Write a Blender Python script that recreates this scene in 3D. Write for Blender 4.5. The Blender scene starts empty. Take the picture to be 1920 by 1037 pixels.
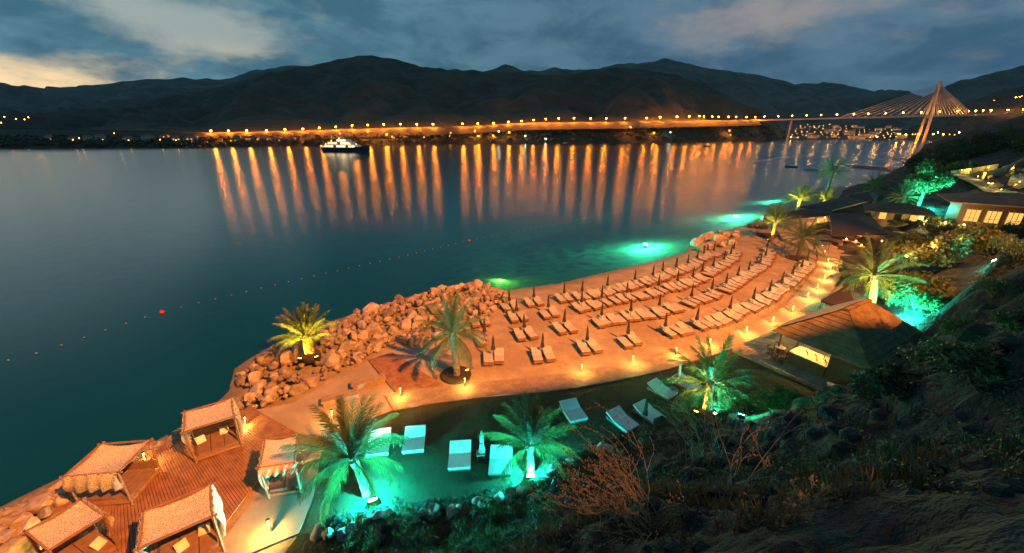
import bpy, math, random
import numpy as np
from mathutils import Vector, Matrix, noise

R = math.radians
PI = math.pi
random.seed(11)
sc = bpy.context.scene
col = sc.collection

# ------------------------------------------------------------------ camera
F, HOR, H = 730.0, 248.0, 20.0            # focal length in photo pixels, horizon row, eye height
PITCH = math.atan((518.5 - HOR) / F)
SP, CP = math.sin(PITCH), math.cos(PITCH)
cd = bpy.data.cameras.new('camera')
cam = bpy.data.objects.new('camera', cd)
col.objects.link(cam)
cam.location = (0, 0, H)
cam.rotation_euler = (PI / 2 - PITCH, 0, 0)
cd.sensor_width = 36
cd.lens = F / 1920 * 36
cd.clip_start = 0.1
cd.clip_end = 30000
sc.camera = cam

# ------------------------------------------------------------------ colour management / render
sc.view_settings.view_transform = 'Standard'
sc.view_settings.look = 'None'
sc.view_settings.gamma = 1
sc.view_settings.exposure = 0.0
sc.view_settings.use_curve_mapping = False
sc.render.engine = 'CYCLES'
sc.cycles.use_denoising = True
sc.cycles.denoiser = 'OPENIMAGEDENOISE'
sc.cycles.max_bounces = 4
sc.cycles.diffuse_bounces = 1
sc.cycles.glossy_bounces = 2
sc.cycles.transparent_max_bounces = 8
sc.cycles.sample_clamp_indirect = 4
sc.cycles.sample_clamp_direct = 60
sc.cycles.caustics_reflective = False
sc.cycles.caustics_refractive = False
sc.cycles.use_light_tree = True
sc.cycles.light_sampling_threshold = 0.003

# ------------------------------------------------------------------ node helpers
class NT:
    def __init__(s, nt):
        s.nt = nt
        s.n = nt.nodes
        s.l = nt.links

    def new(s, t, **kw):
        nd = s.n.new(t)
        for k, v in kw.items():
            setattr(nd, k, v)
        return nd

    def put(s, sock, v):
        if isinstance(v, bpy.types.NodeSocket):
            s.l.new(v, sock)
        elif isinstance(v, (tuple, list)) and len(v) == 3 and sock.type == 'RGBA':
            sock.default_value = (*v, 1)
        else:
            sock.default_value = v

    def m(s, op, a, b=0.0, c=None):
        nd = s.new('ShaderNodeMath', operation=op)
        s.put(nd.inputs[0], a)
        s.put(nd.inputs[1], b)
        if c is not None:
            s.put(nd.inputs[2], c)
        return nd.outputs[0]

    def mix(s, f, a, b, blend='MIX'):
        nd = s.new('ShaderNodeMix', data_type='RGBA', blend_type=blend)
        s.put(nd.inputs[0], f)
        s.put(nd.inputs[6], a)
        s.put(nd.inputs[7], b)
        return nd.outputs[2]

    def smooth(s, x, lo, hi):
        nd = s.new('ShaderNodeMapRange', interpolation_type='SMOOTHSTEP')
        s.put(nd.inputs[0], x)
        nd.inputs[1].default_value = lo
        nd.inputs[2].default_value = hi
        return nd.outputs[0]

    def noise(s, vec, scale, detail=4, rough=.55, dist=0):
        nd = s.new('ShaderNodeTexNoise')
        if vec is not None:
            s.l.new(vec, nd.inputs['Vector'])
        nd.inputs['Scale'].default_value = scale
        nd.inputs['Detail'].default_value = detail
        nd.inputs['Roughness'].default_value = rough
        nd.inputs['Distortion'].default_value = dist
        return nd.outputs[0]


# ------------------------------------------------------------------ world: dusk sky with broken cloud
SUN_AZ = -50.0                              # the afterglow, left of the view
w = bpy.data.worlds.new('World')
sc.world = w
w.use_nodes = True
N = NT(w.node_tree)
N.n.clear()
tc = N.new('ShaderNodeTexCoord')
sep = N.new('ShaderNodeSeparateXYZ')
N.l.new(tc.outputs['Generated'], sep.inputs[0])
AZ = N.m('MULTIPLY', N.m('ARCTAN2', sep.outputs[0], sep.outputs[1]), 180 / PI)
EL = N.m('MULTIPLY', N.m('ARCSINE', sep.outputs[2]), 180 / PI)
ELP = N.m('MAXIMUM', EL, 0.0)
cmb = N.new('ShaderNodeCombineXYZ')
N.put(cmb.inputs[0], N.m('MULTIPLY', AZ, 0.05))
N.put(cmb.inputs[1], N.m('MULTIPLY', ELP, 0.125))
N.put(cmb.inputs[2], N.m('MULTIPLY', sep.outputs[1], 1.0))
cv = cmb.outputs[0]
n1 = N.noise(cv, 1.15, 9, .58, .35)
n2 = N.noise(cv, 3.1, 6, .6, .2)
nn = N.m('ADD', N.m('MULTIPLY', n1, .62), N.m('MULTIPLY', n2, .38))

def gauss(az, el, sa, se, tilt=0.0):
    a = N.m('SUBTRACT', AZ, az)
    e = N.m('SUBTRACT', N.m('SUBTRACT', EL, el), N.m('MULTIPLY', a, tilt))
    q = N.m('ADD', N.m('POWER', N.m('ABSOLUTE', N.m('DIVIDE', a, sa)), 2.0), N.m('POWER', N.m('ABSOLUTE', N.m('DIVIDE', e, se)), 2.0))
    return N.m('EXPONENT', N.m('MULTIPLY', q, -1.0))

# breaks in the cloud that the photograph shows: afterglow on the horizon, a pale band top left, a pale patch top right
brk = N.m('MAXIMUM', gauss(-50, 3.6, 17, 3.0, -.05), gauss(-36, 10.4, 15, 2.1, -.14))
brk = N.m('MAXIMUM', brk, N.m('MULTIPLY', gauss(31, 12.0, 11, 1.9, .08), .95))
brk = N.m('MAXIMUM', brk, N.m('MULTIPLY', gauss(8, 22, 22, 4), .6))
brk = N.m('MAXIMUM', brk, N.m('MULTIPLY', gauss(-60, 17, 14, 3), .6))
cover = N.smooth(N.m('SUBTRACT', N.m('ADD', N.m('MULTIPLY', N.m('SUBTRACT', nn, .5), 2.5), .80), N.m('MULTIPLY', brk, .66)), .08, .74)
glow = N.smooth(N.m('ABSOLUTE', N.m('SUBTRACT', AZ, SUN_AZ)), 75, 5)
hz = N.smooth(EL, 10.0, 2.5)
sky = N.new('ShaderNodeTexSky', sky_type='NISHITA', sun_disc=False)
sky.sun_elevation = R(1.0)
sky.sun_rotation = R(SUN_AZ)
clear_hi = N.mix(glow, (.30, .29, .30), (.34, .42, .41))
clear_lo = N.mix(glow, (.18, .24, .29), (1.4, 1.0, .52))
clear = N.mix(hz, clear_hi, clear_lo)
nis = N.mix(1.0, sky.outputs[0], (.02, .02, .02), 'MULTIPLY')
clear = N.mix(.25, clear, nis, 'ADD')
cl_lit = N.mix(glow, (.10, .20, .285), (.12, .27, .335))
cl_dark = N.mix(glow, (.048, .122, .20), (.055, .16, .225))
cloud = N.mix(N.smooth(N.noise(cv, 1.9, 7, .6, .3), .36, .62), cl_dark, cl_lit)
skyc = N.mix(cover, clear, cloud)
zen = N.smooth(EL, 18, 60)
skyc = N.mix(zen, skyc, (.06, .19, .245))
bg = N.new('ShaderNodeBackground')
N.l.new(skyc, bg.inputs[0])
bg.inputs[1].default_value = 1.0
w.cycles.sampling_method = 'MANUAL'
w.cycles.sample_map_resolution = 512
wo = N.new('ShaderNodeOutputWorld')
N.l.new(bg.outputs[0], wo.inputs[0])

# the sun is already down: only a trace of soft light from the afterglow
sl = bpy.data.lights.new('sun', 'SUN')
sl.energy = 0.03
sl.angle = R(25)
sl.color = (1, .85, .65)
so = bpy.data.objects.new('sun', sl)
col.objects.link(so)
so.rotation_euler = (R(90 - 6), 0, R(180 - SUN_AZ))

# ------------------------------------------------------------------ geometry helpers
def ray(px, py):
    u, v = px - 960, py - 518.5
    return Vector((u, F * CP - v * SP, -(F * SP + v * CP)))

def at(px, py, z):
    r = ray(px, py)
    t = (z - H) / r.z
    return Vector((r.x * t, r.y * t, z))

def atd(px, py, d):
    r = ray(px, py)
    t = d / r.y
    return Vector((r.x * t, d, H + r.z * t))

def interp(pts, x):
    return float(np.interp(x, [p[0] for p in pts], [p[1] for p in pts]))

class MB:
    def __init__(s):
        s.v, s.f = [], []

    def add(s, vs, fs):
        o = len(s.v)
        s.v += [tuple(v) for v in vs]
        s.f += [tuple(i + o for i in f) for f in fs]
        return s

    def box(s, c, d, M=None):
        x, y, z = d[0] / 2, d[1] / 2, d[2] / 2
        vs = [Vector((i * x, j * y, k * z)) for k in (-1, 1) for j in (-1, 1) for i in (-1, 1)]
        if M is not None:
            vs = [M @ q for q in vs]
        c = Vector(c)
        return s.add([q + c for q in vs], [(0, 2, 3, 1), (4, 5, 7, 6), (0, 1, 5, 4), (2, 6, 7, 3), (0, 4, 6, 2), (1, 3, 7, 5)])

    def bar(s, a, b, wd, ht=None):
        a, b = Vector(a), Vector(b)
        d = b - a
        L = d.length
        if L < 1e-6:
            return s
        M = d.to_track_quat('Y', 'Z').to_matrix()
        return s.box((a + b) / 2, (wd, L, ht or wd), M)

    def tube(s, pts, rad, n=6, cap=True):
        pts = [Vector(p) for p in pts]
        if not isinstance(rad, (list, tuple)):
            rad = [rad] * len(pts)
        vs, fs = [], []
        for i, p in enumerate(pts):
            d = pts[min(i + 1, len(pts) - 1)] - pts[max(i - 1, 0)]
            M = d.to_track_quat('Z', 'Y').to_matrix()
            for k in range(n):
                a = 2 * PI * k / n
                vs.append(p + M @ Vector((math.cos(a) * rad[i], math.sin(a) * rad[i], 0)))
        for i in range(len(pts) - 1):
            for k in range(n):
                k2 = (k + 1) % n
                fs.append((i * n + k, i * n + k2, (i + 1) * n + k2, (i + 1) * n + k))
        if cap:
            fs.append(tuple(reversed(range(n))))
            fs.append(tuple(range((len(pts) - 1) * n, len(pts) * n)))
        return s.add(vs, fs)

    def lathe(s, prof, n=12, c=(0, 0, 0)):
        c = Vector(c)
        vs, fs = [], []
        for r, z in prof:
            for k in range(n):
                a = 2 * PI * k / n
                vs.append(c + Vector((r * math.cos(a), r * math.sin(a), z)))
        for i in range(len(prof) - 1):
            for k in range(n):
                k2 = (k + 1) % n
                fs.append((i * n + k, i * n + k2, (i + 1) * n + k2, (i + 1) * n + k))
        fs.append(tuple(reversed(range(n))))
        fs.append(tuple(range((len(prof) - 1) * n, len(prof) * n)))
        return s.add(vs, fs)

    def ico(s, c, r, sq=(1, 1, 1)):
        t = (1 + 5 ** .5) / 2
        q = [(-1, t, 0), (1, t, 0), (-1, -t, 0), (1, -t, 0), (0, -1, t), (0, 1, t), (0, -1, -t), (0, 1, -t), (t, 0, -1), (t, 0, 1), (-t, 0, -1), (-t, 0, 1)]
        k = r / math.sqrt(1 + t * t)
        c = Vector(c)
        fs = [(0, 11, 5), (0, 5, 1), (0, 1, 7), (0, 7, 10), (0, 10, 11), (1, 5, 9), (5, 11, 4), (11, 10, 2), (10, 7, 6), (7, 1, 8),
              (3, 9, 4), (3, 4, 2), (3, 2, 6), (3, 6, 8), (3, 8, 9), (4, 9, 5), (2, 4, 11), (6, 2, 10), (8, 6, 7), (9, 8, 1)]
        return s.add([c + Vector((a * k * sq[0], b * k * sq[1], d * k * sq[2])) for a, b, d in q], fs)

    def prism(s, poly, z0, z1):
        n = len(poly)
        vs = [(p[0], p[1], z0) for p in poly] + [(p[0], p[1], z1) for p in poly]
        fs = [tuple(reversed(range(n))), tuple(range(n, 2 * n))] + [(i, (i + 1) % n, n + (i + 1) % n, n + i) for i in range(n)]
        return s.add(vs, fs)

    def mesh(s, name, mat, smooth=False):
        me = bpy.data.meshes.new(name)
        me.from_pydata(s.v, [], s.f)
        me.validate()
        if mat is not None:
            me.materials.append(mat)
        if smooth:
            me.polygons.foreach_set('use_smooth', [True] * len(me.polygons))
        me.update()
        return me

    def build(s, name, mat, parent=None, smooth=False, loc=None, rz=0):
        return obj(name, s.mesh(name, mat, smooth), parent, loc, rz)

def obj(name, me, parent=None, loc=None, rz=0.0, rot=None, scale=None):
    o = bpy.data.objects.new(name, me)
    col.objects.link(o)
    if parent is not None:
        o.parent = parent
    if loc is not None:
        o.location = loc
    o.rotation_euler = rot if rot is not None else (0, 0, rz)
    if scale is not None:
        o.scale = scale if isinstance(scale, (tuple, list)) else (scale,) * 3
    return o

def thing(name, label, cat, loc=(0, 0, 0), rz=0.0, group=None):
    o = obj(name, None, None, loc, rz)
    o.empty_display_size = .2
    return tag(o, label, cat, group)

def tag(o, label=None, cat=None, group=None, kind=None):
    if label:
        o['label'] = label
    if cat:
        o['category'] = cat
    if group:
        o['group'] = group
    if kind:
        o['kind'] = kind
    return o

def struct(o, label=None):
    o['kind'] = 'structure'
    if label:
        o['label'] = label
    return o

ORD = ['first', 'second', 'third', 'fourth', 'fifth', 'sixth', 'seventh', 'eighth', 'ninth', 'tenth', 'eleventh', 'twelfth', 'thirteenth', 'fourteenth',
       'fifteenth', 'sixteenth', 'seventeenth', 'eighteenth', 'nineteenth', 'twentieth']
def nth(i):
    i += 1
    if i <= 20:
        return ORD[i - 1]
    s = 'th' if 10 <= i % 100 <= 20 else {1: 'st', 2: 'nd', 3: 'rd'}.get(i % 10, 'th')
    return f'{i}{s}'

def light(kind, name, parent, loc, power, color, radius=.05, spot=None, blend=.3, aim=None):
    ld = bpy.data.lights.new(name, kind)
    ld.energy = power
    ld.color = color
    ld.shadow_soft_size = radius
    if spot:
        ld.spot_size = R(spot)
        ld.spot_blend = blend
    o = bpy.data.objects.new(name, ld)
    col.objects.link(o)
    o.parent = parent
    o.location = loc
    if aim is not None:
        o.rotation_euler = Vector(aim).to_track_quat('-Z', 'Y').to_euler()
    return o

def fbm(x, y, z=0.0, octv=4, lac=2.0):
    a, s, f = 1.0, 0.0, 1.0
    for _ in range(octv):
        s += a * noise.noise(Vector((x * f, y * f, z + f * 3.1)))
        a *= .5
        f *= lac
    return s

# ------------------------------------------------------------------ materials
def mat(name, c, rough=.7, c2=None, scale=4.0, bump=0.0, bscale=None, detail=5, metallic=0.0, spec=.5, coords='Object', lo=.35, hi=.65, bdist=.05):
    m = bpy.data.materials.new(name)
    m.use_nodes = True
    N = NT(m.node_tree)
    b = N.n['Principled BSDF']
    b.inputs['Roughness'].default_value = rough
    b.inputs['Metallic'].default_value = metallic
    b.inputs['Specular IOR Level'].default_value = spec
    t = N.new('ShaderNodeTexCoord')
    v = t.outputs[coords]
    if c2 is not None:
        N.l.new(N.mix(N.smooth(N.noise(v, scale, detail, .6), lo, hi), c, c2), b.inputs['Base Color'])
    else:
        b.inputs['Base Color'].default_value = (*c, 1)
    if bump:
        bp = N.new('ShaderNodeBump')
        bp.inputs['Strength'].default_value = bump
        bp.inputs['Distance'].default_value = bdist
        N.l.new(N.noise(v, bscale or scale * 4, 5, .65), bp.inputs['Height'])
        N.l.new(bp.outputs[0], b.inputs['Normal'])
    return m

def emit(name, c, strength, sample=False):
    m = bpy.data.materials.new(name)
    m.use_nodes = True
    N = NT(m.node_tree)
    N.n.clear()
    e = N.new('ShaderNodeEmission')
    e.inputs[0].default_value = (*c, 1)
    e.inputs[1].default_value = strength
    o = N.new('ShaderNodeOutputMaterial')
    N.l.new(e.outputs[0], o.inputs[0])
    m.cycles.emission_sampling = 'AUTO' if sample else 'NONE'
    return m

def leafmat(name, c, c2, trans=.35, scale=3.0):
    m = bpy.data.materials.new(name)
    m.use_nodes = True
    N = NT(m.node_tree)
    b = N.n['Principled BSDF']
    t = N.new('ShaderNodeTexCoord')
    oi = N.new('ShaderNodeObjectInfo')
    cc = N.mix(N.smooth(N.noise(t.outputs['Object'], scale, 3), .35, .65), c, c2)
    hs = N.new('ShaderNodeHueSaturation')
    N.l.new(cc, hs.inputs['Color'])
    N.put(hs.inputs['Value'], N.m('ADD', .75, N.m('MULTIPLY', oi.outputs['Random'], .5)))
    N.l.new(hs.outputs[0], b.inputs['Base Color'])
    b.inputs['Roughness'].default_value = .55
    tr = N.new('ShaderNodeBsdfTranslucent')
    N.l.new(hs.outputs[0], tr.inputs[0])
    mx = N.new('ShaderNodeMixShader')
    mx.inputs[0].default_value = trans
    N.l.new(b.outputs[0], mx.inputs[1])
    N.l.new(tr.outputs[0], mx.inputs[2])
    N.l.new(mx.outputs[0], N.n['Material Output'].inputs[0])
    return m

M = {}
M['sand'] = mat('sand', (.40, .31, .22), .9, (.29, .215, .15), .55, .9, 3.2, 8, bdist=.12)
M['lawn'] = mat('lawn', (.028, .045, .016), .95, (.042, .047, .02), .8, .9, 22)
M['concrete'] = mat('concrete', (.36, .29, .23), .85, (.28, .22, .18), .5, .3, 6)
M['deckwood'] = mat('deck_wood', (.30, .15, .085), .7, (.20, .095, .055), 1.6, .3, 14)
M['boardwood'] = mat('boardwalk_wood', (.33, .24, .17), .75, (.24, .165, .11), 2.2, .3, 14)
M['greywood'] = mat('weathered_wood', (.26, .23, .20), .8, (.19, .17, .15), 2.0, .3, 14)
M['teak'] = mat('teak', (.28, .13, .07), .6, (.2, .085, .045), 6)
M['darkwood'] = mat('dark_wood', (.075, .04, .025), .6, (.05, .028, .018), 5)
M['beam'] = mat('beam_wood', (.30, .17, .09), .65, (.22, .12, .065), 5)
M['mattress'] = mat('mattress_canvas', (.40, .38, .36), .9, (.33, .31, .30), 3, .2, 30)
M['white_cloth'] = mat('white_canvas', (.72, .72, .70), .9, (.64, .64, .63), 3, .15, 30)
M['umbrella'] = mat('parasol_cloth', (.055, .035, .03), .9, (.04, .025, .022), 5)
M['pale_umbrella'] = mat('pale_parasol_cloth', (.30, .34, .30), .9, (.24, .28, .25), 5)
M['cushion'] = mat('bed_cushion', (.22, .13, .11), .9, (.17, .10, .085), 3, .2, 20)
M['rock'] = mat('boulder_stone', (.50, .40, .35), .9, (.30, .225, .19), 1.3, .7, 7)
M['wetrock'] = mat('wet_boulder_stone', (.075, .075, .065), .5, (.04, .045, .04), 1.3, .7, 7)
M['cliff'] = mat('cliff_rock', (.026, .036, .035), .95, (.006, .011, .009), .8, 1.0, 1.6, 12, lo=.42, hi=.58, bdist=.5)
M['soil'] = mat('planter_soil', (.05, .035, .025), .95, (.03, .022, .016), 3, .5, 14)
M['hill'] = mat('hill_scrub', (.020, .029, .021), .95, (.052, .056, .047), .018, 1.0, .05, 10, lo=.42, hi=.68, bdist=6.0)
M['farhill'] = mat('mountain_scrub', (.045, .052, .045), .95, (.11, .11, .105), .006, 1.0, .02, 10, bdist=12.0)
M['seabed'] = mat('seabed', (.02, .17, .24), .95, (.012, .12, .17), .35, .5, 2.0)
M['trunk'] = mat('palm_trunk', (.16, .105, .06), .9, (.09, .06, .035), 4, .9, 10)
M['bark'] = mat('bark', (.10, .07, .05), .9, (.06, .045, .03), 4, .6, 10)
M['twig'] = mat('dry_twig', (.40, .24, .13), .8, (.26, .15, .08), 6)
M['drygrass'] = leafmat('dry_grass', (.17, .11, .05), (.10, .065, .03), .3)
M['frond'] = leafmat('palm_frond', (.085, .12, .035), (.055, .09, .028), .3)
M['leaf'] = leafmat('leaves', (.05, .085, .025), (.075, .10, .035), .3)
M['leafdark'] = leafmat('dark_leaves', (.035, .06, .022), (.05, .075, .028), .25)
M['grass'] = leafmat('grass_blades', (.05, .09, .025), (.08, .10, .035), .3)
M['cliffgrass'] = leafmat('cliff_grass_blades', (.028, .042, .016), (.045, .05, .02), .2)
M['metal'] = mat('dark_metal', (.05, .05, .05), .5, metallic=.6)
M['greymetal'] = mat('grey_metal', (.25, .25, .25), .5, metallic=.5)
M['whitepaint'] = mat('white_paint', (.75, .74, .72), .45)
M['hulldark'] = mat('hull_paint', (.03, .035, .05), .35)
M['plaster'] = mat('house_plaster', (.52, .49, .45), .9, (.42, .39, .35), .2)
M['tile'] = mat('roof_tile', (.30, .13, .08), .85, (.22, .09, .055), .6, .4, 6)
M['darkroof'] = mat('dark_roof', (.075, .055, .05), .85, (.05, .04, .035), .6, .3, 6)
M['thatch'] = mat('thatch', (.17, .115, .07), .95, (.10, .065, .04), 1.4, 1.0, 12)
M['tarp'] = mat('awning_cloth', (.035, .028, .032), .85, (.025, .02, .024), .5)
M['asphalt'] = mat('asphalt', (.06, .055, .05), .9, (.045, .042, .04), .1)
M['bridge'] = mat('bridge_concrete', (.50, .46, .42), .85, (.42, .39, .35), .05)
M['cable'] = mat('stay_cable', (.45, .42, .40), .6)
M['stonewall'] = mat('terrace_stone', (.38, .31, .20), .9, (.24, .19, .12), 1.2, .8, 5)
M['tabletop'] = mat('table_top', (.45, .36, .28), .6)
M['glass'] = mat('dark_glass', (.02, .03, .035), .1)
M['orangefloat'] = mat('buoy_red', (.5, .05, .03), .5)
M['whitefloat'] = mat('buoy_white', (.20, .22, .21), .5)
M['sodium'] = emit('sodium_lamp', (1, .25, .013), 3300, True)
M['bridgelamp'] = emit('bridge_lamp', (1, .42, .07), 600, True)
M['townlamp'] = emit('town_lamp', (1, .36, .05), 24)
M['whitelamp'] = emit('white_lamp', (.85, 1, .75), 420, True)
M['lit'] = emit('lit_window', (1, .50, .11), 1.3)
M['litbright'] = emit('bright_lit_window', (1, .70, .32), 4.0)
M['amberlens'] = emit('amber_lens', (1, .52, .07), 14)
M['greenlens'] = emit('green_lens', (.40, 1, .85), 260)
M['bollardlens'] = emit('bollard_lens', (1, .58, .10), 9)
M['candle'] = emit('candle_flame', (1, .42, .12), 30)
M['uwlens'] = emit('underwater_lens', (.5, 1, .65), 60)
M['uwlens2'] = emit('underwater_lens_yellow', (.7, 1, .15), 14)

# lace cloth of the cabanas: cream thread with an open pattern
m = bpy.data.materials.new('lace_cloth')
m.use_nodes = True
N = NT(m.node_tree)
b = N.n['Principled BSDF']
b.inputs['Roughness'].default_value = .9
t = N.new('ShaderNodeTexCoord')
vor = N.new('ShaderNodeTexVoronoi', feature='DISTANCE_TO_EDGE')
N.l.new(t.outputs['Object'], vor.inputs['Vector'])
vor.inputs['Scale'].default_value = 12
hole = N.smooth(vor.outputs['Distance'], .10, .22)
N.l.new(N.mix(hole, (.82, .80, .76), (.44, .39, .35)), b.inputs['Base Color'])
trn = N.new('ShaderNodeBsdfTransparent')
tl = N.new('ShaderNodeBsdfTranslucent')
tl.inputs[0].default_value = (.6, .52, .42, 1)
m1 = N.new('ShaderNodeMixShader')
m1.inputs[0].default_value = .35
N.l.new(b.outputs[0], m1.inputs[1])
N.l.new(tl.outputs[0], m1.inputs[2])
m2 = N.new('ShaderNodeMixShader')
N.l.new(N.m('MULTIPLY', hole, .35), m2.inputs[0])
N.l.new(m1.outputs[0], m2.inputs[1])
N.l.new(trn.outputs[0], m2.inputs[2])
N.l.new(m2.outputs[0], N.n['Material Output'].inputs[0])
M['lace'] = m
N = NT(M['rock'].node_tree)
b = N.n['Principled BSDF']
bs = b.inputs['Base Color'].links[0].from_socket
oi = N.new('ShaderNodeObjectInfo')
hs = N.new('ShaderNodeHueSaturation')
N.l.new(bs, hs.inputs['Color'])
N.put(hs.inputs['Value'], N.m('ADD', .58, N.m('MULTIPLY', oi.outputs['Random'], .6)))
ge = N.new('ShaderNodeNewGeometry')                     # wet, weed-dark band at the water line
sz = N.new('ShaderNodeSeparateXYZ')
N.l.new(ge.outputs['Position'], sz.inputs[0])
wl = N.smooth(N.m('ADD', sz.outputs[2], N.m('MULTIPLY', N.noise(ge.outputs['Position'], 1.5, 3), .5)), .35, .75)
N.l.new(N.mix(wl, (.06, .055, .04), hs.outputs[0]), b.inputs['Base Color'])

# water: a clear tinted body under a surface softened by small waves
m = bpy.data.materials.new('sea_water')
m.use_nodes = True
N = NT(m.node_tree)
N.n.clear()
fr = N.new('ShaderNodeFresnel')
fr.inputs[0].default_value = 1.33
tr = N.new('ShaderNodeBsdfTransparent')
tr.inputs[0].default_value = (.40, .80, .72, 1)
gl = N.new('ShaderNodeBsdfGlossy')
gl.distribution = 'BECKMANN'
gl.inputs['Roughness'].default_value = .22
gl.inputs[0].default_value = (.86, .96, 1, 1)
mx = N.new('ShaderNodeMixShader')
N.l.new(fr.outputs[0], mx.inputs[0])
df = N.new('ShaderNodeBsdfDiffuse')                     # light scattered back out of the water body
df.inputs[0].default_value = (0, .17, .29, 1)
bd = N.new('ShaderNodeMixShader')
bd.inputs[0].default_value = .23
N.l.new(tr.outputs[0], bd.inputs[1])
N.l.new(df.outputs[0], bd.inputs[2])
N.l.new(bd.outputs[0], mx.inputs[1])
N.l.new(gl.outputs[0], mx.inputs[2])
o_ = N.new('ShaderNodeOutputMaterial')
N.l.new(mx.outputs[0], o_.inputs[0])
M['water'] = m
# ================================================================== SETTING
# ------------------------------------------------------------------ sea, seabed, beach
sea = MB().add([(-9000, -200, 0), (9000, -200, 0), (9000, 9000, 0), (-9000, 9000, 0)], [(0, 1, 2, 3)]).build('sea', M['water'])
struct(sea, 'calm teal sea in the dusk')
deep = MB().add([(-9000, -200, -7.2), (9000, -200, -7.2), (9000, 9000, -7.2), (-9000, 9000, -7.2)], [(0, 1, 2, 3)]).build('seabed', M['seabed'])
struct(deep)

SHORE_PX = [(-700, 1060), (-200, 1010), (-40, 975), (60, 925), (130, 890), (240, 850), (320, 815), (400, 765), (432, 735), (445, 690), (510, 648), (570, 622), (640, 597), (720, 570),
            (820, 543), (895, 530), (945, 546), (1050, 532), (1150, 508), (1230, 489), (1285, 474), (1300, 458), (1340, 438), (1400, 422), (1432, 405), (1446, 385),
            (1490, 366), (1545, 352), (1610, 350), (1668, 336), (1700, 318), (1725, 298)]
SHORE = [at(a, b, 0) for a, b in SHORE_PX]
SHORE += [Vector((300, 330, 0)), Vector((520, 480, 0)), Vector((900, 700, 0))]
LAND = [(p.x, p.y) for p in SHORE] + [(900, -60), (-200, -60)]

def sdist(X, Y):
    d = np.full(X.shape, 1e9)
    S = [(p.x, p.y) for p in SHORE]
    for (ax, ay), (bx, by) in zip(S[:-1], S[1:]):
        ex, ey = bx - ax, by - ay
        tt = np.clip(((X - ax) * ex + (Y - ay) * ey) / (ex * ex + ey * ey), 0, 1)
        d = np.minimum(d, np.hypot(X - ax - tt * ex, Y - ay - tt * ey))
    ins = np.zeros(X.shape, bool)
    n = len(LAND)
    for i in range(n):
        x1, y1 = LAND[i]
        x2, y2 = LAND[(i + 1) % n]
        if y1 == y2:
            continue
        c = ((y1 > Y) != (y2 > Y)) & (X < (x2 - x1) * (Y - y1) / (y2 - y1) + x1)
        ins ^= c
    return np.where(ins, d, -d)

def grid_mesh(name, xs, ys, Z, material, smooth=True):
    nx, ny = len(xs), len(ys)
    X, Y = np.meshgrid(xs, ys)
    co = np.stack([X.ravel(), Y.ravel(), Z.ravel()], 1)
    i = np.arange(nx * ny).reshape(ny, nx)
    f = np.stack([i[:-1, :-1].ravel(), i[:-1, 1:].ravel(), i[1:, 1:].ravel(), i[1:, :-1].ravel()], 1)
    me = bpy.data.meshes.new(name)
    me.vertices.add(len(co))
    me.vertices.foreach_set('co', co.ravel())
    me.loops.add(f.size)
    me.loops.foreach_set('vertex_index', f.ravel())
    me.polygons.add(len(f))
    me.polygons.foreach_set('loop_start', np.arange(0, f.size, 4))
    me.polygons.foreach_set('loop_total', np.full(len(f), 4))
    me.update(calc_edges=True)
    me.validate()
    me.materials.append(material)
    me.polygons.foreach_set('use_smooth', [smooth] * len(f))
    return obj(name, me)

GZ = 1.0                                   # level of the beach behind its slope
def beach_z(d):
    return np.where(d > 0, np.minimum(.03 + .13 * d, GZ), np.maximum(.03 + .17 * d, -7.0))

xs = np.concatenate([np.arange(-75, 80, .8), np.arange(80, 320, 2.5)])
ys = np.concatenate([np.arange(2, 100, .8), np.arange(100, 340, 2.5)])
X, Y = np.meshgrid(xs, ys)
D = sdist(X, Y)
Z = beach_z(D)
wob = np.array([noise.noise(Vector((x * .5, y * .5, 0))) for x, y in zip(X.ravel(), Y.ravel())]).reshape(X.shape)
Z = Z + wob * np.where(D > 0, .035, .25 * np.clip(-D / 6, 0, 1))
# sand above the water line, dark weed-grown bottom below it
ms = M['sand']
N = NT(ms.node_tree)
b = N.n['Principled BSDF']
base = b.inputs['Base Color'].links[0].from_socket
tcn = N.new('ShaderNodeTexCoord')
spx = N.new('ShaderNodeSeparateXYZ')
N.l.new(tcn.outputs['Object'], spx.inputs[0])
zz = N.m('ADD', spx.outputs[2], N.m('MULTIPLY', N.noise(tcn.outputs['Object'], .6, 4), .5))
wet = N.mix(N.smooth(zz, -2.2, .15), (.085, .12, .105), (.13, .12, .085))
trod = N.mix(N.smooth(N.noise(tcn.outputs['Object'], .22, 7, .65, .6), .40, .66), base, (.27, .195, .135))
N.l.new(N.mix(N.smooth(zz, .12, .62), wet, trod), b.inputs['Base Color'])
struct(grid_mesh('beach', xs, ys, Z, ms), 'orange-lit sandy beach shelving into the sea')

# ------------------------------------------------------------------ the cliff under the camera and the wooded slope to its right
CTRL = [(560, 1012, 1.3), (640, 995, 1.4), (730, 962, 1.4), (860, 955, 1.4), (960, 930, 1.3), (1010, 895, 1.3), (1080, 862, 1.3), (1180, 822, 1.3), (1250, 797, 1.4),
        (700, 1037, 2.8), (860, 1037, 3.6), (960, 1037, 5.0), (960, 985, 2.6),
        (1300, 800, 2.3), (1400, 797, 3.6), (1480, 775, 4.2), (1560, 748, 4.8), (1650, 728, 6.0), (1700, 702, 6.9), (1760, 665, 8.2), (1790, 600, 9.0), (1805, 560, 9.2), (1850, 510, 10.4), (1925, 425, 13.2),
        (1100, 960, 12.0), (1180, 950, 12.6), (1250, 960, 13.4), (1400, 900, 9.5), (1300, 900, 9.0), (1500, 880, 11.0), (1600, 900, 13.2), (1750, 820, 13.6), (1900, 640, 15.2),
        (1920, 1037, 17.2), (1500, 1037, 16.4), (1250, 1030, 15.2), (1050, 1030, 13.8)]
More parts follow.
